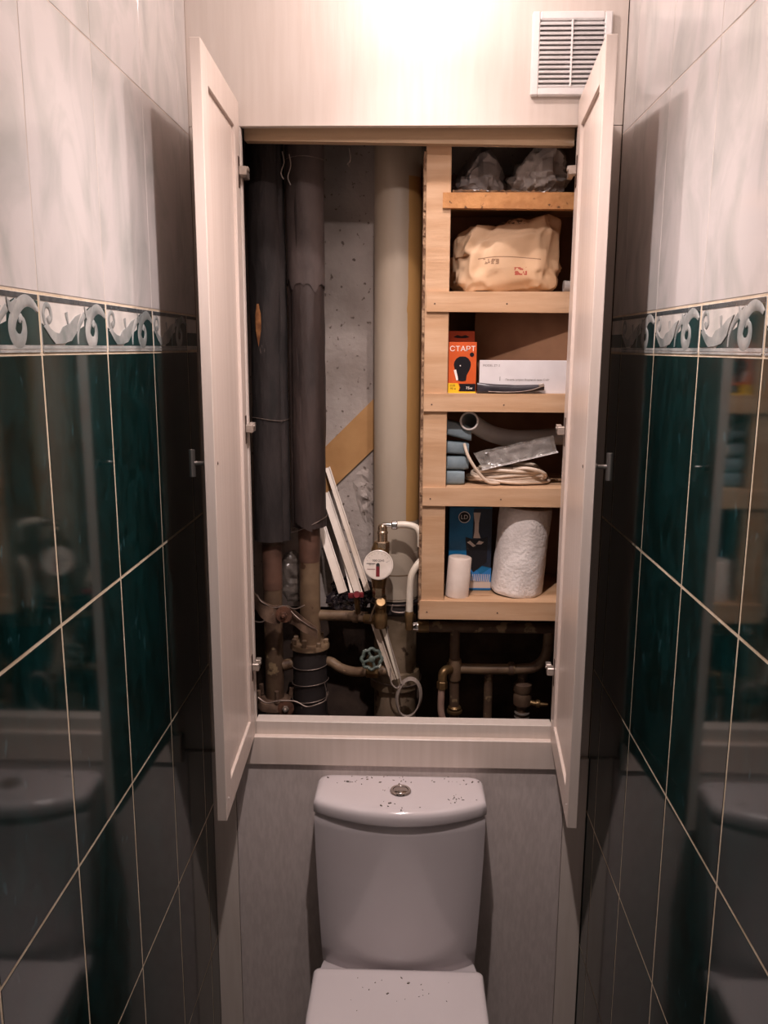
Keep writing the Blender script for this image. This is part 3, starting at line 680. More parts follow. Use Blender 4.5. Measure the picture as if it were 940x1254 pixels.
t = thing('paper_towel_roll', 'large embossed white paper towel roll leaning on the bottom shelf', 'roll', (.226, 1.71, z0))
q = MB(); A, B = Vector((.2265, 1.712, z0 + .001)), Vector((.2405, 1.712, z0 + .181)); ax = (B - A).normalized(); u_ = Vector((1, 0, 0)); u_ = (u_ - ax * u_.dot(ax)).normalized(); v_ = ax.cross(u_)
def fn(u, v):
    a = 2 * PI * u; r = .0532 + .0009 * fb((math.cos(a) * .05, math.sin(a) * .05, v * .18), 40) + .0016 * noise.noise((math.cos(a) * 2, math.sin(a) * 2, v * 3))
    e = min(v, 1 - v); r -= .002 * max(0, 1 - e / .02) ** 2
    p = A + ax * (.182 * v) + (u_ * math.cos(a) + v_ * math.sin(a)) * r; p.z = max(p.z, z0 + .0003); return p
q.grid(fn, 56, 40, wrap=True); q.build('paper', M['towel'], t, angle=50)
q = MB(); q.lathe([(.021, .0), (.053, .0), (.053, .0012), (.021, .0012)], A + ax * .1805, ax, 36); q.build('top_face', M['roll_white'], t)
q = MB(); q.lathe([(.0205, 0), (.0205, .002), (.018, .002), (.018, 0)], A + ax * .1805, ax, 24); q.build('core', M['hardboard'], t)

# ------------------------------------------------------------------ sewer stack
t = thing('sewer_pipe', 'thick beige painted vertical sewer pipe with an ochre streak in the middle of the niche', 'pipe', (-.0255, 1.785, -.86))
SX, SY, SR = -.0268, 1.787, .0485
bpt = lambda a, r: (SX + r * math.cos(a), SY + r * math.sin(a))
q = MB(); q.lathe([(SR, -.535), (SR, .683)], (SX, SY, 0), seg=44); q.build('pipe', M['sewer'], t)
q = MB()
def fo(u, v):
    z = -.36 + .69 * v; wob = .10 * noise.noise((1, 2, z * 9)) + .05 * noise.noise((4, 2, z * 30)); a0 = math.radians(-70) + wob; a1 = math.radians(5); a = a0 + (a1 - a0) * u
    x, y = bpt(a, SR + .0004 - .0007 * (u in (0.0, 1.0))); return (x, y, z)
q.grid(fo, 8, 60); q.build('ochre_streak', M['ochre'], t)
q = MB(); q.lathe([(SR + .0005, -.43), (SR + .001, -.44), (SR + .001, -.53), (SR - .002, -.533)], (SX, SY, 0), seg=40); q.build('socket_rim', M['sewer'], t)
q = MB(); q.lathe([(SR + .0005, -.475), (SR + .0015, -.4755), (SR + .0015, -.4775), (SR + .0005, -.478)], (SX, SY, 0), seg=40); q.build('paint_ring', M['brown_pipe'], t)
q = MB(); q.lathe([(SR + .001, -.539), (SR + .007, -.541), (SR + .008, -.56), (SR + .003, -.566)], (SX, SY, 0), seg=40); q.build('collar', M['dark_wrap'], t)
q = MB(); q.lathe([(SR - .002, -.872), (SR - .002, -.56)], (SX, SY, 0), seg=40); q.build('lower_pipe', M['dirty_pipe'], t)
q = MB(); q.lathe([(SR - .001, -.742), (SR + .006, -.74), (SR + .008, -.72), (SR + .005, -.70), (SR - .001, -.698)], (SX, SY, 0), seg=40); q.build('hub', M['dirty_pipe'], t)
q = MB(); cpts = [(SX + (SR + .0085) * math.cos(a), SY + (SR + .0085) * math.sin(a), -.5415 + .0015 * math.sin(3 * a)) for a in [2 * PI * k / 36 for k in range(36)]]; q.tube(cpts, .0016, 6, closed=True); q.build('wire_tie', M['wire'], t); q = MB()
cpts = [(SX + (SR + .009) * math.cos(a), SY + (SR + .009) * math.sin(a), -.722 + .004 * math.sin(2 * a)) for a in [2 * PI * k / 36 for k in range(36)]]; q.tube(cpts, .0016, 6, closed=True); q.build('wire_tie', M['wire'], t); q = MB()
yf = SY - SR - .011
q.tube(subpath([(-.032, yf + .004, -.537), (-.033, yf, -.552), (-.006, yf, -.553), (-.005, yf + .004, -.537)], 4), .0017, 6)
q.build('wire_tie', M['wire'], t)
q = MB(); q.lathe([(.045, -.872), (.05, -.84), (.045, -.80), (.02, -.782)], (-.038, 1.69, 0), seg=24); q.build('cleanout', M['oxide'], t, label='reddish round cleanout stub at the foot of the pipe')

# ------------------------------------------------------------------ risers
def insul(cx, cy, r, z0, z1, seed, m, parent, flare=0, seam=-70):
    # foam wrap: dented, with one open seam
    q = MB()
    def fn(u, v):
        a = 2 * PI * u; z = z0 + (z1 - z0) * v
        rr = r * (1 + .07 * noise.noise((math.cos(a) * 1.3 + seed, math.sin(a) * 1.3, z * 4)) + .045 * noise.noise((math.cos(a) * 4 + seed, math.sin(a) * 4, z * 14)))
        da = (math.degrees(a) - (seam % 360) + 180 + 14 * noise.noise((seed, 0, z * 3))) % 360 - 180
        rr -= .006 * math.exp(-(da / 7) ** 2)
        rr *= 1 + flare * max(0, 1 - v * 5) ** 2
        return (cx + rr * math.cos(a), cy + rr * math.sin(a), z)
    q.grid(fn, 48, 90, wrap=True)
    return q.build('insulation', m, parent, angle=45)
t = thing('riser_pipe', 'left riser pipe in black foam insulation with a bare orange patch', 'pipe', (-.292, 1.765, -.86), 'insulated riser pipes')
ins = insul(-.291, 1.765, .0375, -.405, .683, 1.0, M['insul'], t, seam=-35)
q = MB()
def fp(u, v):
    z = .085 - .115 * v; wv = .010 * math.sin(PI * min(1, v * 1.2 + .12)) * (1 + .35 * fb((0, 0, z), 70)); a = math.radians(-112) + (u - .5) * wv / .0385 * 1.3
    return (-.291 + .0392 * math.cos(a), 1.765 + .0392 * math.sin(a) - .0004, z)
q.grid(fp, 5, 26); q.build('bare_patch', M['bare_foam'], ins, label='torn orange brown patch in the foam')
q = MB(); pts = [(-.291 + .039 * math.cos(a), 1.765 + .039 * math.sin(a), -.146 + .003 * math.sin(a * 2)) for a in [2 * PI * k / 30 for k in range(30)]]; q.tube(pts, .0009, 5, closed=True); q.build('wire_tie', M['wire'], ins)
q = MB(); q.lathe([(.0205, -.872), (.0205, -.400)], (-.294, 1.765, 0), seg=26); q.build('pipe', M['rusty'], t)
q = MB(); q.lathe([(.0212, -.515), (.0215, -.512), (.0215, -.42), (.0212, -.417)], (-.294, 1.765, 0), seg=26); q.build('painted_band', M['oxide'], t)
q = MB(); q.lathe([(.022, -.765), (.036, -.768), (.039, -.775), (.039, -.785), (.03, -.79)], (-.294, 1.760, 0), seg=26)
for k in range(5): q.tube([(-.294 + .036 * math.cos(k * 1.3 - 2.6), 1.76 + .034 * math.sin(k * 1.3 - 2.6), -.765), (-.294 + .038 * math.cos(k * 1.3 - 2.6), 1.76 + .036 * math.sin(k * 1.3 - 2.6), -.742 + .006 * (k % 2))], .005, 6)
q.build('pipe_sleeve', M['rust_dark'], t)

t = thing('riser_pipe', 'right riser pipe in charcoal insulation standing next to the bare concrete', 'pipe', (-.211, 1.765, -.86), 'insulated riser pipes')
ins = insul(-.2125, 1.765, .0365, -.375, .683, 5.0, M['insul_b'], t, seam=-150)
q = MB()
def fs(u, v):
    a = 2 * PI * u; z = .69 - (.69 - .12 + .035 * noise.noise((math.cos(a) * 2, math.sin(a) * 2, 4)) + .008 * noise.noise((math.cos(a) * 5, math.sin(a) * 5, 1))) * v
    rr = .0382 * (1 + .03 * noise.noise((math.cos(a) * 2 + 8, math.sin(a) * 2, z * 9))); return (-.2125 + rr * math.cos(a), 1.765 + rr * math.sin(a), z)
q.grid(fs, 60, 50, wrap=True); q.build('pale_sleeve', M['sleeve'], ins, angle=50, label='paler sleeve on the upper part of the foam')  # added layer that makes the upper foam paler, ragged at its lower end
for z, k in ((.362, 0), (-.37, 1)):
    q = MB(); pts = [(-.2125 + .0385 * math.cos(a), 1.765 + .0385 * math.sin(a), z + (.018 * math.cos(a) if k else .001 * math.sin(3 * a))) for a in [2 * PI * j / 30 for j in range(30)]]; q.tube(pts, .0008, 5, closed=True); q.build('wire_tie', M['wire'], ins)
q = MB(); 
def ff(u, v):     # peeling flap of the wrap
    z = -.36 + .36 * v; a = math.radians(-135 + 60 * u * (.35 + .65 * (1 - v))); r = .0385 + .006 * u * (1 - v) + .001 * fb((u, 0, z), 20)
    return (-.2125 + r * math.cos(a), 1.765 + r * math.sin(a), z - .02 * u * (1 - v))
q.grid(ff, 10, 24); q.build('peeling_flap', M['insul_b'], ins)
q = MB(); q.lathe([(.0225, -.66), (.0225, -.370)], (-.213, 1.765, 0), seg=26); q.build('pipe', M['brown_pipe'], t)
q = MB(); q.lathe([(.0232, -.452), (.0236, -.449), (.0236, -.37), (.0232, -.368)], (-.213, 1.765, 0), seg=26); q.build('painted_band', M['oxide'], t)
q = MB(); q.lathe([(.036, -.872), (.0375, -.80), (.0365, -.735), (.0385, -.68), (.037, -.645)], (-.2145, 1.765, 0), seg=30); q.build('lower_wrap', M['dark_wrap'], t)
q = MB(); q.lathe([(.023, -.637), (.041, -.637), (.043, -.641), (.043, -.647), (.036, -.651)], (-.2145, 1.765, 0), seg=30)
for k in range(7): q.box(*[v for c, h in ((-.2145 + .036 * math.cos(k * .9), .005), (1.765 + .036 * math.sin(k * .9), .005)) for v in (c - h, c + h)], -.638, -.628 + .004 * (k % 3), .0015)
q.build('flange', M['brown_pipe'], t)
for z, s in ((-.685, .003), (-.725, -.004), (-.762, .005)):
    q = MB(); pts = [(-.2145 + .040 * math.cos(a), 1.765 + .040 * math.sin(a), z + s * math.sin(a + s * 300)) for a in [2 * PI * j / 28 for j in range(28)]]; q.tube(pts, .0010, 5, closed=True); q.build('wire_tie', M['wire'], t)
q = MB(); q.tube(subpath([(-.18, 1.736, -.72), (-.176, 1.734, -.74), (-.177, 1.734, -.76)], 4), .001, 5); q.build('wire_tie', M['wire'], t)

# bracket clamps across the risers
def clamp(loc, lab, wings):
    x, y, z = loc; t = thing('pipe_clamp', lab, 'clamp', loc, 'rusty pipe clamps')
    q = MB(); q.lathe([(.0175, 0), (.018, .002), (.0175, .005), (.012, .0055)], (x, y, z), (0, -1, 0), 26); wsh = q.build('washer', M['rust'], t)
    q = MB(); q.lathe([(.007, .0055), (.007, .010), (.0045, .011)], (x, y, z), (0, -1, 0), 6); q.lathe([(.0035, .009), (.0035, .018), (.002, .019)], (x, y, z), (0, -1, 0), 10); q.build('bolt', M['rust'] if wings else M['hinge'], t)
    if wings:
        def wing(pts, hts, nm='strap'):
            q = MB(); P = subpath(pts, 6); n = len(P); rows = []
            H = [hts[0] + (hts[1] - hts[0]) * i / (n - 1) for i in range(n)]
            R = []
            for i, p in enumerate(P):
                tw = .004 * math.sin(i * .5); R.append([p + Vector((0, -.0012, H[i])), p + Vector((0, .0012, H[i])), p + Vector((0, .0022 + tw, -H[i])), p + Vector((0, -.0002 + tw, -H[i]))])
            q.loft(R); return q.build(nm, M['rust_dark'], t, angle=40)
        wing([(x - .064, y + .004, z + .030), (x - .050, y - .008, z + .016), (x - .026, y - .008, z + .002), (x - .010, y + .002, z - .002)], (.018, .021))
        wing([(x + .010, y + .002, z - .002), (x + .026, y - .004, z - .010), (x + .048, y - .010, z - .024), (x + .070, y - .004, z - .040)], (.020, .012))
        q = MB(); q.tube(subpath([(x - .056, y, z + .042), (x - .045, y - .012, z + .030), (x - .02, y - .006, z + .016), (x, y, z + .018), (x + .024, y - .004, z + .013), (x + .044, y - .006, z + .022)], 5), .0014, 6)
        q.tube(subpath([(x + .012, y - .002, z + .010), (x + .03, y - .012, z - .004), (x + .052, y - .012, z - .02), (x + .07, y - .004, z - .033)], 5), .0012, 6)
        q.tube(subpath([(x - .066, y, z - .016), (x - .045, y - .012, z - .014), (x - .022, y - .006, z + .002)], 5), .0014, 6)
    else:
        q = MB(); q.tube(subpath([(x - .060, y, z + .022), (x - .04, y - .008, z + .013), (x - .015, y - .005, z + .017), (x + .02, y - .004, z + .016), (x + .045, y - .008, z + .006), (x + .066, y - .006, z + .010), (x + .085, y, z + .018), (x + .0885, y + .004, z + .035)], 6), .0016, 6)
    q.build('wire', M['wire'], t)
    q = MB(); q.cyl((x, y + .05, z), (x, y, z), .004, 8); q.build('bolt_shank', M['rust_dark'], t)
clamp((-.2600, 1.700, -.552), 'rusty bolted clamp with bent wing straps joining the two risers', True)
clamp((-.2600, 1.700, -.762), 'lower rusty clamp washer with a wavy wire just above the sill', False)

# ------------------------------------------------------------------ branch pipes, meter, valves
q = MB(); q.tube([(-.195, 1.765, -.574), (-.13, 1.755, -.572), (-.085, 1.745, -.571)], .0115, 16); q.tube([(-.118, 1.752, -.572), (-.108, 1.7505, -.572)], .0135, 14)
tag(q.build('branch_pipe', M['brown_pipe']), 'short brown branch pipe from the right riser to the water meter valve', 'pipe')
t = thing('stop_valve', 'green handwheel stop valve on its low brown pipe', 'valve', (-.075, 1.70, -.665))
q = MB(); q.tube(subpath([(-.176, 1.765, -.680), (-.165, 1.76, -.681), (-.145, 1.75, -.690), (-.115, 1.735, -.692), (-.08, 1.722, -.685), (-.045, 1.722, -.683)], 6), .0105, 14); q.build('pipe', M['brown_pipe'], t)
wc, wn_ = Vector((-.075, 1.69, -.645)), Vector((.15, -.95, .25)).normalized(); wa = Vector((1, 0, 0)); wa = (wa - wn_ * wa.dot(wn_)).normalized(); wbx = wn_.cross(wa)
q = MB(); q.tube([wc + (wa * math.cos(2 * PI * k / 48) + wbx * math.sin(2 * PI * k / 48)) * (.0205 + .0016 * math.cos(8 * 2 * PI * k / 48)) for k in range(48)], .0036, 8, closed=True)
for k in range(4): a = k * PI / 2 + .4; q.tube([wc, wc + (wa * math.cos(a) + wbx * math.sin(a)) * .02], .003, 6)
q.lathe([(.007, -.004), (.007, .004), (.004, .006)], wc, wn_, 12); q.build('handwheel', M['green_wheel'], t)
q = MB(); q.tube([wc, wc - wn_ * .03, Vector((-.075, 1.722, -.685))], [.004, .008, .012], 12); q.lathe([(.013, -.014), (.015, -.012), (.015, .012), (.013, .014)], (-.075, 1.722, -.685), (1, 0, 0), 8); q.build('valve_body', M['brass'], t)
q = MB(); q.tube([(-.275, 1.765, -.692), (-.25, 1.768, -.686), (-.225, 1.77, -.682)], .0125, 14); tag(q.build('branch_pipe', M['brown_pipe']), 'stub of brown pipe between the two risers', 'pipe')

t = thing('water_meter', 'round white dial water meter with brass fittings before the sewer pipe', 'meter', (-.061, 1.69, -.56))
md = Vector((-.061, 1.672, -.4355)); mn = Vector((-.02, -.96, .28)).normalized()
ma = Vector((1, 0, 0)); ma = (ma - mn * ma.dot(mn)).normalized(); mb_ = mn.cross(ma)
if mb_.z < 0: mb_ = -mb_
q = MB(); q.lathe([(.026, -.026), (.0295, -.022), (.0305, -.002), (.0305, .001), (.0285, .002), (.028, .0008)], md, mn, 40); q.build('case', M['dial'], t)
q = MB(); q.lathe([(.0278, .0006), (.0278, .001)], md, mn, 40); dl = q.build('dial', M['dial'], t)
fr = (md + mn * .0012, ma, mb_, mn)
q = MB(); q.text('00012345', .0062, (md + mn * .0012 + mb_ * .0085, ma, mb_, mn))
q.text('Qn 1,5', .0036, (md + mn * .0012 + mb_ * .0005 - ma * .014, ma, mb_, mn)); q.text('m³', .004, (md + mn * .0012 + mb_ * .006 + ma * .018, ma, mb_, mn))
q.prism([(-.006, .002), (-.006, .0032), (-.024, .0032), (-.024, .002)], .0002, fr)
q.prism([(-.0045, -.003), (-.0045, .001), (-.0025, .0035), (.0015, .0035), (.003, .001), (.003, -.003)], .0003, fr)
for k in range(9):
    a = math.radians(20 + 140 * k / 8); q.prism([((.0225 + d0) * math.cos(a + s_ * .012), (.0225 + d0) * math.sin(a + s_ * .012)) for d0, s_ in ((0, -1), (.002, -1), (.002, 1), (0, 1))], .0002, fr)
q.build('dial_print', M['black'], dl, smooth=False)
q = MB(); q.prism([(-.0045, -.024), (-.0045, -.003), (.003, -.003), (.003, -.024)], .0003, fr); q.prism([(-.0225, -.0095), (-.0225, -.0085), (-.006, -.0085), (-.006, -.0095)], .0002, fr); q.build('red_print', M['red'], dl, smooth=False)
q = MB(); q.tube([(-.061, 1.700, -.49), (-.060, 1.700, -.46), (-.058, 1.700, -.41), (-.0565, 1.700, -.395)], [.014, .019, .019, .0145], 18); q.build('body', M['brass'], t)
q = MB(); q.lathe([(.0125, -.408), (.0155, -.406), (.0155, -.393), (.0125, -.391)], (-.0545, 1.697, 0), seg=6); q.lathe([(.0105, -.391), (.0105, -.376), (.0115, -.375), (.0115, -.371), (.010, -.369), (.010, -.359), (.007, -.356)], (-.0535, 1.697, 0), seg=18)
q.build('union_nut', M['brass_bright'], t); q = MB(); q.lathe([(.0125, -.512), (.0135, -.51), (.0135, -.492), (.011, -.488)], (-.061, 1.70, 0), seg=6); q.build('union_nut', M['brass_bright'], t)
q = MB(); q.lathe([(.0125, -.580), (.0145, -.575), (.0145, -.552), (.012, -.548), (.012, -.512)], (-.057, 1.705, 0), seg=18)
q.lathe([(.010, 0), (.0115, .002), (.0115, .014), (.009, .018)], (-.058, 1.70, -.530), (.1, -.7, .6), 20); q.tube([(-.09, 1.735, -.571), (-.057, 1.71, -.566)], .011, 14)
q.build('elbow', M['brass'], t)
q = MB(); q.tube([(-.078, 1.695, -.560), (-.073, 1.69, -.54), (-.066, 1.69, -.522)], [.007, .005, .003], 8, flat=.5); q.build('lever', M['brass_bright'], t)
q = MB(); q.obox((-.109, 1.708, -.511), (1, 0, .08), (0, 1, 0), (-.08, 0, 1), (.0165, .005, .0055), .0025, 2); q.lathe([(.007, 0), (.008, .002), (.0065, .008)], (-.107, 1.705, -.509), (.05, -.9, .3), 12)
q2 = q.build('red_knob', M['red'], t)
q = MB(); q.tube([(-.109, 1.712, -.514), (-.108, 1.735, -.54), (-.106, 1.75, -.57)], .006, 10); q.build('valve_stem', M['brass'], t)

t = thing('white_hose', 'upper white plastic water pipe leaving the meter towards the shelf', 'pipe', (-.02, 1.685, -.36), 'white plastic water pipes')
q = MB(); q.tube(subpath([(-.030, 1.697, -.358), (-.012, 1.697, -.356), (.006, 1.696, -.358), (.018, 1.694, -.364), (.024, 1.69, -.374), (.025, 1.69, -.40)], 6), .0072, 14); q.build('tube', M['pex'], t)
q = MB(); q.tube([(-.053, 1.697, -.3575), (-.048, 1.697, -.357), (-.036, 1.697, -.357)], [.005, .005, .005], 12); q.lathe([(.008, -.006), (.0095, -.004), (.0095, .004), (.008, .006)], (-.029, 1.697, -.3575), (1, 0, 0), 14); q.build('chrome_nut', M['chrome'], t)
t = thing('white_hose', 'lower white plastic water pipe rising in front of the sewer pipe', 'pipe', (.005, 1.68, -.57), 'white plastic water pipes')
q = MB(); q.tube(subpath([(.0265, 1.69, -.43), (.018, 1.684, -.439), (.0085, 1.68, -.456), (.0045, 1.679, -.48), (.0035, 1.679, -.535)], 6), .0074, 14); q.build('tube', M['pex'], t)
q = MB(); q.lathe([(.0085, -.575), (.0085, -.556), (.0098, -.552), (.0098, -.540), (.008, -.536)], (.0033, 1.68, 0), seg=14); q.build('coupling', M['brass'], t)

# supply pipes at lower right
t = thing('supply_pipe', 'rusty horizontal supply pipe right under the shelf unit with a chrome nut', 'pipe', (.15, 1.72, -.585), 'supply pipes under the shelves')
q = MB(); q.tube([(.026, 1.72, -.582), (.12, 1.722, -.5825), (.36, 1.722, -.583)], .0118, 16); q.build('pipe', M['rusty'], t)
q = MB(); q.tube([(.022, 1.72, -.582), (.045, 1.72, -.582)], .0135, 12); q.build('collar', M['brass'], t)
q = MB(); q.lathe([(.004, -.010), (.009, -.006), (.0105, 0), (.0115, .004), (.0115, .01), (.010, .011)], (.014, 1.72, -.582), (1, 0, 0), 14); q.build('chrome_nut', M['chrome'], t)
t = thing('supply_pipe', 'vertical brown supply pipe left of centre under the shelf unit', 'pipe', (.102, 1.715, -.86), 'supply pipes under the shelves')
q = MB(); q.tube([(.101, 1.72, -.585), (.1015, 1.718, -.70), (.104, 1.715, -.872)], .0105, 16); q.build('pipe', M['rusty'], t)
q = MB(); q.lathe([(.0125, -.700), (.0135, -.697), (.0135, -.655), (.0125, -.652)], (.102, 1.717, 0), seg=16); q.build('tee', M['brown_pipe'], t)
q = MB(); q.lathe([(.0115, -.775), (.0165, -.773), (.0165, -.768), (.0115, -.766)], (.103, 1.716, 0), seg=18); q.lathe([(.0115, -.764), (.0145, -.762), (.0115, -.758)], (.103, 1.716, 0), seg=18); q.build('locknut', M['brass'], t); q = MB(); q.lathe([(.016, -.835), (.017, -.83), (.017, -.805), (.015, -.80)], (.104, 1.715, 0), seg=6); q.build('locknut', M['brass'], t)
t = thing('supply_pipe', 'lower horizontal brown pipe ending in an upward bend at the right', 'pipe', (.19, 1.72, -.672), 'supply pipes under the shelves')
q = MB(); q.tube(subpath([(.085, 1.722, -.674), (.16, 1.722, -.676), (.25, 1.722, -.674), (.275, 1.722, -.668), (.291, 1.722, -.652), (.298, 1.722, -.63), (.300, 1.724, -.59)], 6), .0112, 16); q.build('pipe', M['brown_pipe'], t)
q = MB(); q.lathe([(.0125, -.007), (.0145, -.004), (.0145, .004), (.0125, .007)], (.223, 1.722, -.6745), (1, 0, 0), 16); q.build('coupling', M['rusty'], t)
t = thing('drop_pipe', 'thin pinkish drop pipe hanging from a brass elbow left of the supply pipes', 'pipe', (.078, 1.69, -.79))
q = MB(); q.tube(subpath([(.0745, 1.692, -.695), (.0725, 1.691, -.73), (.073, 1.69, -.76), (.079, 1.69, -.785), (.088, 1.69, -.81), (.092, 1.69, -.868)], 6), .0072, 12); q.build('tube', M['pink_pipe'], t)
q = MB(); q.tube(subpath([(.092, 1.71, -.673), (.082, 1.70, -.671), (.0755, 1.694, -.677), (.0745, 1.692, -.692)], 5), .0095, 12); q.lathe([(.0085, -.711), (.0112, -.709), (.0112, -.694), (.0085, -.692)], (.0743, 1.692, 0), seg=6); q.build('elbow', M['brass'], t)
t = thing('supply_pipe', 'thin dark vertical pipe in the middle under the shelves', 'pipe', (.177, 1.74, -.86), 'supply pipes under the shelves')
q = MB(); q.tube([(.176, 1.735, -.676), (.177, 1.74, -.872)], .0095, 14); q.build('pipe', M['rusty'], t)
q = MB(); q.lathe([(.012, -.826), (.018, -.82), (.018, -.81), (.012, -.806)], (.1775, 1.74, 0), seg=14); q.build('sleeve', M['brown_pipe'], t)
t = thing('supply_pipe', 'dark valve pipe with a side tap at the far right under the shelves', 'pipe', (.253, 1.74, -.86), 'supply pipes under the shelves')
q = MB(); q.tube([(.250, 1.74, -.68), (.252, 1.74, -.872)], .0105, 14); q.build('pipe', M['rusty'], t)
q = MB(); q.lathe([(.012, -.768), (.019, -.762), (.02, -.745), (.017, -.736), (.02, -.730), (.02, -.715), (.012, -.71)], (.2515, 1.74, 0), seg=16); q.build('valve_body', M['rusty'], t)
q = MB(); q.tube([(.262, 1.735, -.755), (.285, 1.73, -.758), (.305, 1.728, -.758)], [.006, .005, .003], 10); q.lathe([(.008, -.004), (.009, 0), (.008, .004)], (.284, 1.73, -.757), (1, 0, 0), 10); q.build('side_tap', M['brass'], t)
for z in (-.782, -.792):
    q = MB(); q.lathe([(.011, z - .002), (.0165, z - .001), (.0165, z + .001), (.011, z + .002)], (.2517, 1.74, 0), seg=16); q.build('locknut', M['hinge'], t)

# ------------------------------------------------------------------ loose odds and ends in the niche
def strip(lab, a, b_, wd, th, m, nrm=(0.2, -1, .15), channel=True, group='plastic trim strips'):
    a, b_ = Vector(a), Vector(b_); e = (b_ - a).normalized(); n = Vector(nrm); n = (n - e * n.dot(e)).normalized(); s_ = e.cross(n)
    q = MB(); q.obox((a + b_) / 2, e, s_, n, ((b_ - a).length / 2, wd / 2, th / 2), .0004)
    if channel:
        for k in (-1, 1): q.obox((a + b_) / 2 + s_ * k * (wd / 2 - .0012) + n * (th / 2 + .0015), e, s_, n, ((b_ - a).length / 2, .0012, .0018))
    return tag(q.build('trim_strip', m, smooth=False), lab, 'strip', group)
strip('cream plastic trim strip leaning rightmost against the concrete, longest of its bunch', (-.181, 1.852, -.262), (-.087, 1.745, -.512), .012, .003, M['trim_plastic'])
strip('wide cream plastic trim strip leaning in the middle of its bunch', (-.186, 1.848, -.318), (-.106, 1.750, -.520), .018, .003, M['trim_plastic'])
strip('dull cream plastic trim strip leaning leftmost against the right riser', (-.192, 1.825, -.392), (-.140, 1.755, -.520), .020, .003, M['trim_plastic'])
strip('narrow pale trim strip standing between two wider ones', (-.172, 1.850, -.35), (-.121, 1.752, -.520), .006, .003, M['pex'], channel=False)
strip('pale trim strip end sticking down before the lower sewer pipe, left of two', (-.073, 1.722, -.575), (-.030, 1.712, -.700), .012, .003, M['trim_plastic'])
strip('thin pale trim strip end sticking down before the lower sewer pipe, right of two', (-.055, 1.716, -.575), (-.018, 1.708, -.695), .008, .003, M['pex'], channel=False)

q = MB(); q.prism([(-.192, -.222), (-.072, -.103), (-.072, -.213), (-.180, -.318), (-.192, -.330)], .004, ((0, NY - .001, 0), (1, 0, 0), (0, 0, 1), (0, -1, 0)))
tag(q.build('board_offcut', M['fibre'], smooth=False), 'tan fibreboard offcut cut at a slant, leaning flat on the concrete', 'board')
crumple('plastic_bag', 'shiny black crumpled bin bag behind the water meter', 'bag', (-.127, 1.785, -.532), (.044, .032, .040), M['bag_black'], .8, .018, 42, nu=90, nv=50, seed=3)
crumple('plastic_film', 'murky see-through plastic film stuffed between the two risers', 'film', (-.255, 1.805, -.50), (.024, .02, .055), M['film'], .8, .012, 36, nu=40, nv=28, seed=6)
t = thing('cable_coil', 'hanging coil of thin grey cable before the foot of the sewer pipe', 'cable', (.003, 1.69, -.77))
q = MB()
for k in range(4): q.tube([(.004 + (.0235 + .0012 * k) * math.cos(a) + .004 * math.sin(a), 1.690 + .0035 * k + .002 * math.sin(a + k), -.733 + (.041 + .0012 * k) * math.sin(a)) for a in [2 * PI * j / 40 for j in range(40)]], .0017, 6, closed=True)
q.build('loops', M['cable_grey'], t)
q = MB(); q.tube(subpath([(-.012, 1.69, -.700), (-.017, 1.698, -.68), (-.030, 1.708, -.64), (-.042, 1.715, -.60), (-.047, 1.72, -.56)], 5), .0016, 6); q.tube(subpath([(-.005, 1.69, -.700), (-.022, 1.696, -.712), (-.034, 1.70, -.70), (-.036, 1.704, -.67)], 5), .0016, 6); q.build('lead', M['cable_grey'], t)
q = MB(); pts = []
for x, z, l in ((-.247, .345, .03), (-.234, .34, .035), (-.12, .35, .012)):
    q.tube(subpath([(x, 1.70, z + .02), (x + .003, 1.70, z), (x - .003, 1.70, z - l * .6), (x + .002, 1.70, z - l)], 4), .0011, 5)
tag(q.build('cobweb', M['cable_grey']), 'wisps of dusty cobweb hanging under the timber beam', 'cobweb', kind='stuff')

# ------------------------------------------------------------------ toilet
TX = -.0115
wc_ = thing('toilet', 'white close-coupled toilet with a bow-fronted cistern and closed seat lid', 'toilet', (TX, 1.35, ZF))
def dsec(hw, yb_, ys, yc, z, n=28, rb=.018):
    """plan of the cistern: flat back, rounded back corners, straight sides, bowed front"""
    P = []
    for k in range(5): a = PI / 2 * k / 4; P.append((hw - rb + rb * math.cos(a) * 1.0, yb_ - rb + rb * math.sin(a)))
    P += [(-x, y) for x, y in P[::-1]]
    P2 = []
    for k in range(n + 1):
        u = -1 + 2 * k / n; P2.append((u * hw * 1.0, ys - (ys - yc) * (1 - u * u) ** .9 ))
    rr = P + [(-hw, (yb_ + ys) / 2)] + P2 + [(hw, (yb_ + ys) / 2)]
    return [(TX + x, y, z) for x, y in rr]
q = MB(); secs = []
for z, hw, ys, yc in ((-1.196, .144, 1.470, 1.430), (-1.191, .149, 1.466, 1.425), (-1.15, .1515, 1.465, 1.422), (-1.05, .157, 1.466, 1.424), (-.95, .1615, 1.469, 1.426), (-.895, .1630, 1.470, 1.427), (-.878, .1630, 1.470, 1.427), (-.872, .160, 1.472, 1.430)):
    secs.append(dsec(hw, 1.560, ys, yc, z))
q.loft(secs); q.build('cistern', M['porcelain'], wc_, angle=50)
q = MB(); secs = []
for z, d in ((-.8715, .006), (-.869, .001), (-.866, 0), (-.853, 0), (-.847, .0015), (-.8425, .006), (-.8405, .014), (-.8400, .03)):
    secs.append(dsec(.1645 - d, 1.563 - d * .4, 1.468 + d * .5, 1.420 + d, z))
q.loft(secs); lid = q.build('cistern_lid', M['porcelain'], wc_, angle=60)
bz = -.840; bx, by = -.0105, 1.497
q = MB(); q.lathe([(.0185, 0), (.0205, .0025), (.0190, .0045), (.0150, .0042), (.0145, .002)], (bx, by, bz), seg=30); fbn = q.build('button_ring', M['chrome'], lid)
q = MB(); q.lathe([(.0142, .001), (.0142, .0035), (.012, .0050), (.004, .0058)], (bx, by, bz), seg=26); q.build('flush_button', M['chrome'], lid)
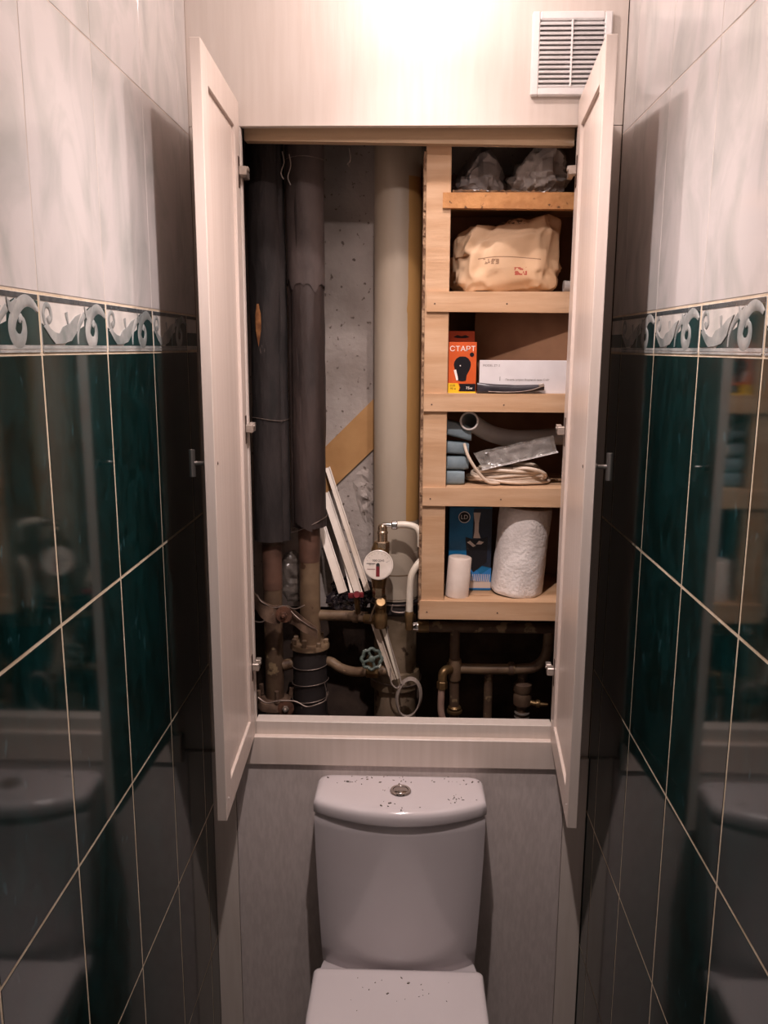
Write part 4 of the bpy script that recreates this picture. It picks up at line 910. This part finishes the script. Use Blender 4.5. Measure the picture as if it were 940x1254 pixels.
# bowl deck, bowl, pedestal
def oval(cx, cy, hx, hy, z, n=36, pw=.8):
    return [(cx + hx * math.copysign(abs(math.cos(a)) ** pw, math.cos(a)), cy + hy * math.copysign(abs(math.sin(a)) ** pw, math.sin(a)), z) for a in [2 * PI * k / n for k in range(n)]]
q = MB(); q.loft([oval(TX, 1.30, .105, .235, ZF, pw=.6), oval(TX, 1.30, .10, .23, ZF + .03, pw=.6), oval(TX, 1.29, .095, .22, ZF + .18, pw=.7), oval(TX, 1.27, .14, .27, ZF + .32, pw=.7), oval(TX, 1.265, .160, .295, ZF + .40, pw=.6), oval(TX, 1.265, .163, .298, ZF + .425, pw=.55), oval(TX, 1.265, .158, .293, ZF + .433, pw=.55)])
q.build('bowl', M['porcelain'], wc_, angle=60)
def seat_ring(z, d, y1=1.412):
    hw0, L = .1605 - d, .43; P = []
    yb_ = y1 - d
    for k in range(5): a = PI / 2 * k / 4; P.append((hw0 - .010 + .010 * math.cos(a), yb_ - .010 + .010 * math.sin(a)))
    P += [(-x, y) for x, y in P[::-1]]
    N = 30
    for k in range(N + 1):
        u = PI * k / N; P.append((-(hw0 + .02 * math.sin(u)) * math.cos(u) * (1 if True else 1), yb_ - .05 - (L - .09) * (math.sin(u) ** .75)))
    return [(TX + x, y, z) for x, y in P]
q = MB(); q.loft([seat_ring(-1.187, .006), seat_ring(-1.185, .002), seat_ring(-1.176, .002), seat_ring(-1.174, .006)]); q.build('seat_ring', M['seat'], wc_, angle=60)
q = MB(); q.loft([seat_ring(-1.1735, .006), seat_ring(-1.172, .001), seat_ring(-1.164, 0), seat_ring(-1.1595, .003), seat_ring(-1.1575, .010), seat_ring(-1.1570, .02)]); q.build('seat_lid', M['seat'], wc_, angle=60)
# plaster crumbs
def crumbs(nm, lab, pts, z):
    q = MB()
    for x, y, s_ in pts:
        c = Vector((x, y, z + s_ * .3)); q.obox(c, (random.uniform(-1, 1), random.uniform(-1, 1), 0.01), (random.uniform(-1, 1), random.uniform(-1, 1), .02), (0, 0, 1), (s_ * random.uniform(.5, 1.2), s_ * random.uniform(.3, .7), s_ * .3))
    return tag(q.build(nm, M['crumb'], smooth=False), lab, 'debris', kind='stuff')
random.seed(21); P = []
for cx, cy, sx, n in ((-.10, 1.53, .03, 9), (-.07, 1.545, .02, 4), (-.015, 1.535, .012, 9), (-.035, 1.505, .006, 4), (-.04, 1.455, .01, 4), (.085, 1.54, .035, 12), (.10, 1.475, .016, 14), (-.005, 1.435, .02, 4), (-.13, 1.545, .02, 3)):
    for k in range(n): P.append((cx + random.gauss(0, sx), min(1.556, cy + random.gauss(0, .008)), random.uniform(.0009, .0024)))
crumbs('plaster_crumbs', 'dark plaster crumbs scattered over the cistern lid', P, -.8398)
P = [(TX + random.uniform(-.12, .12), random.uniform(1.30, 1.39), random.uniform(.0008, .0018)) for k in range(16)] + [(.008, 1.372, .003), (-.03, 1.345, .0022), (-.005, 1.385, .002)]
crumbs('plaster_crumbs', 'few plaster crumbs on the closed seat lid', P, -1.1568)

# ------------------------------------------------------------------ lift everything so that the floor is at zero
for o in list(bpy.data.objects):
    if o.parent is None: o.location.z += EYE
bpy.context.view_layer.update()
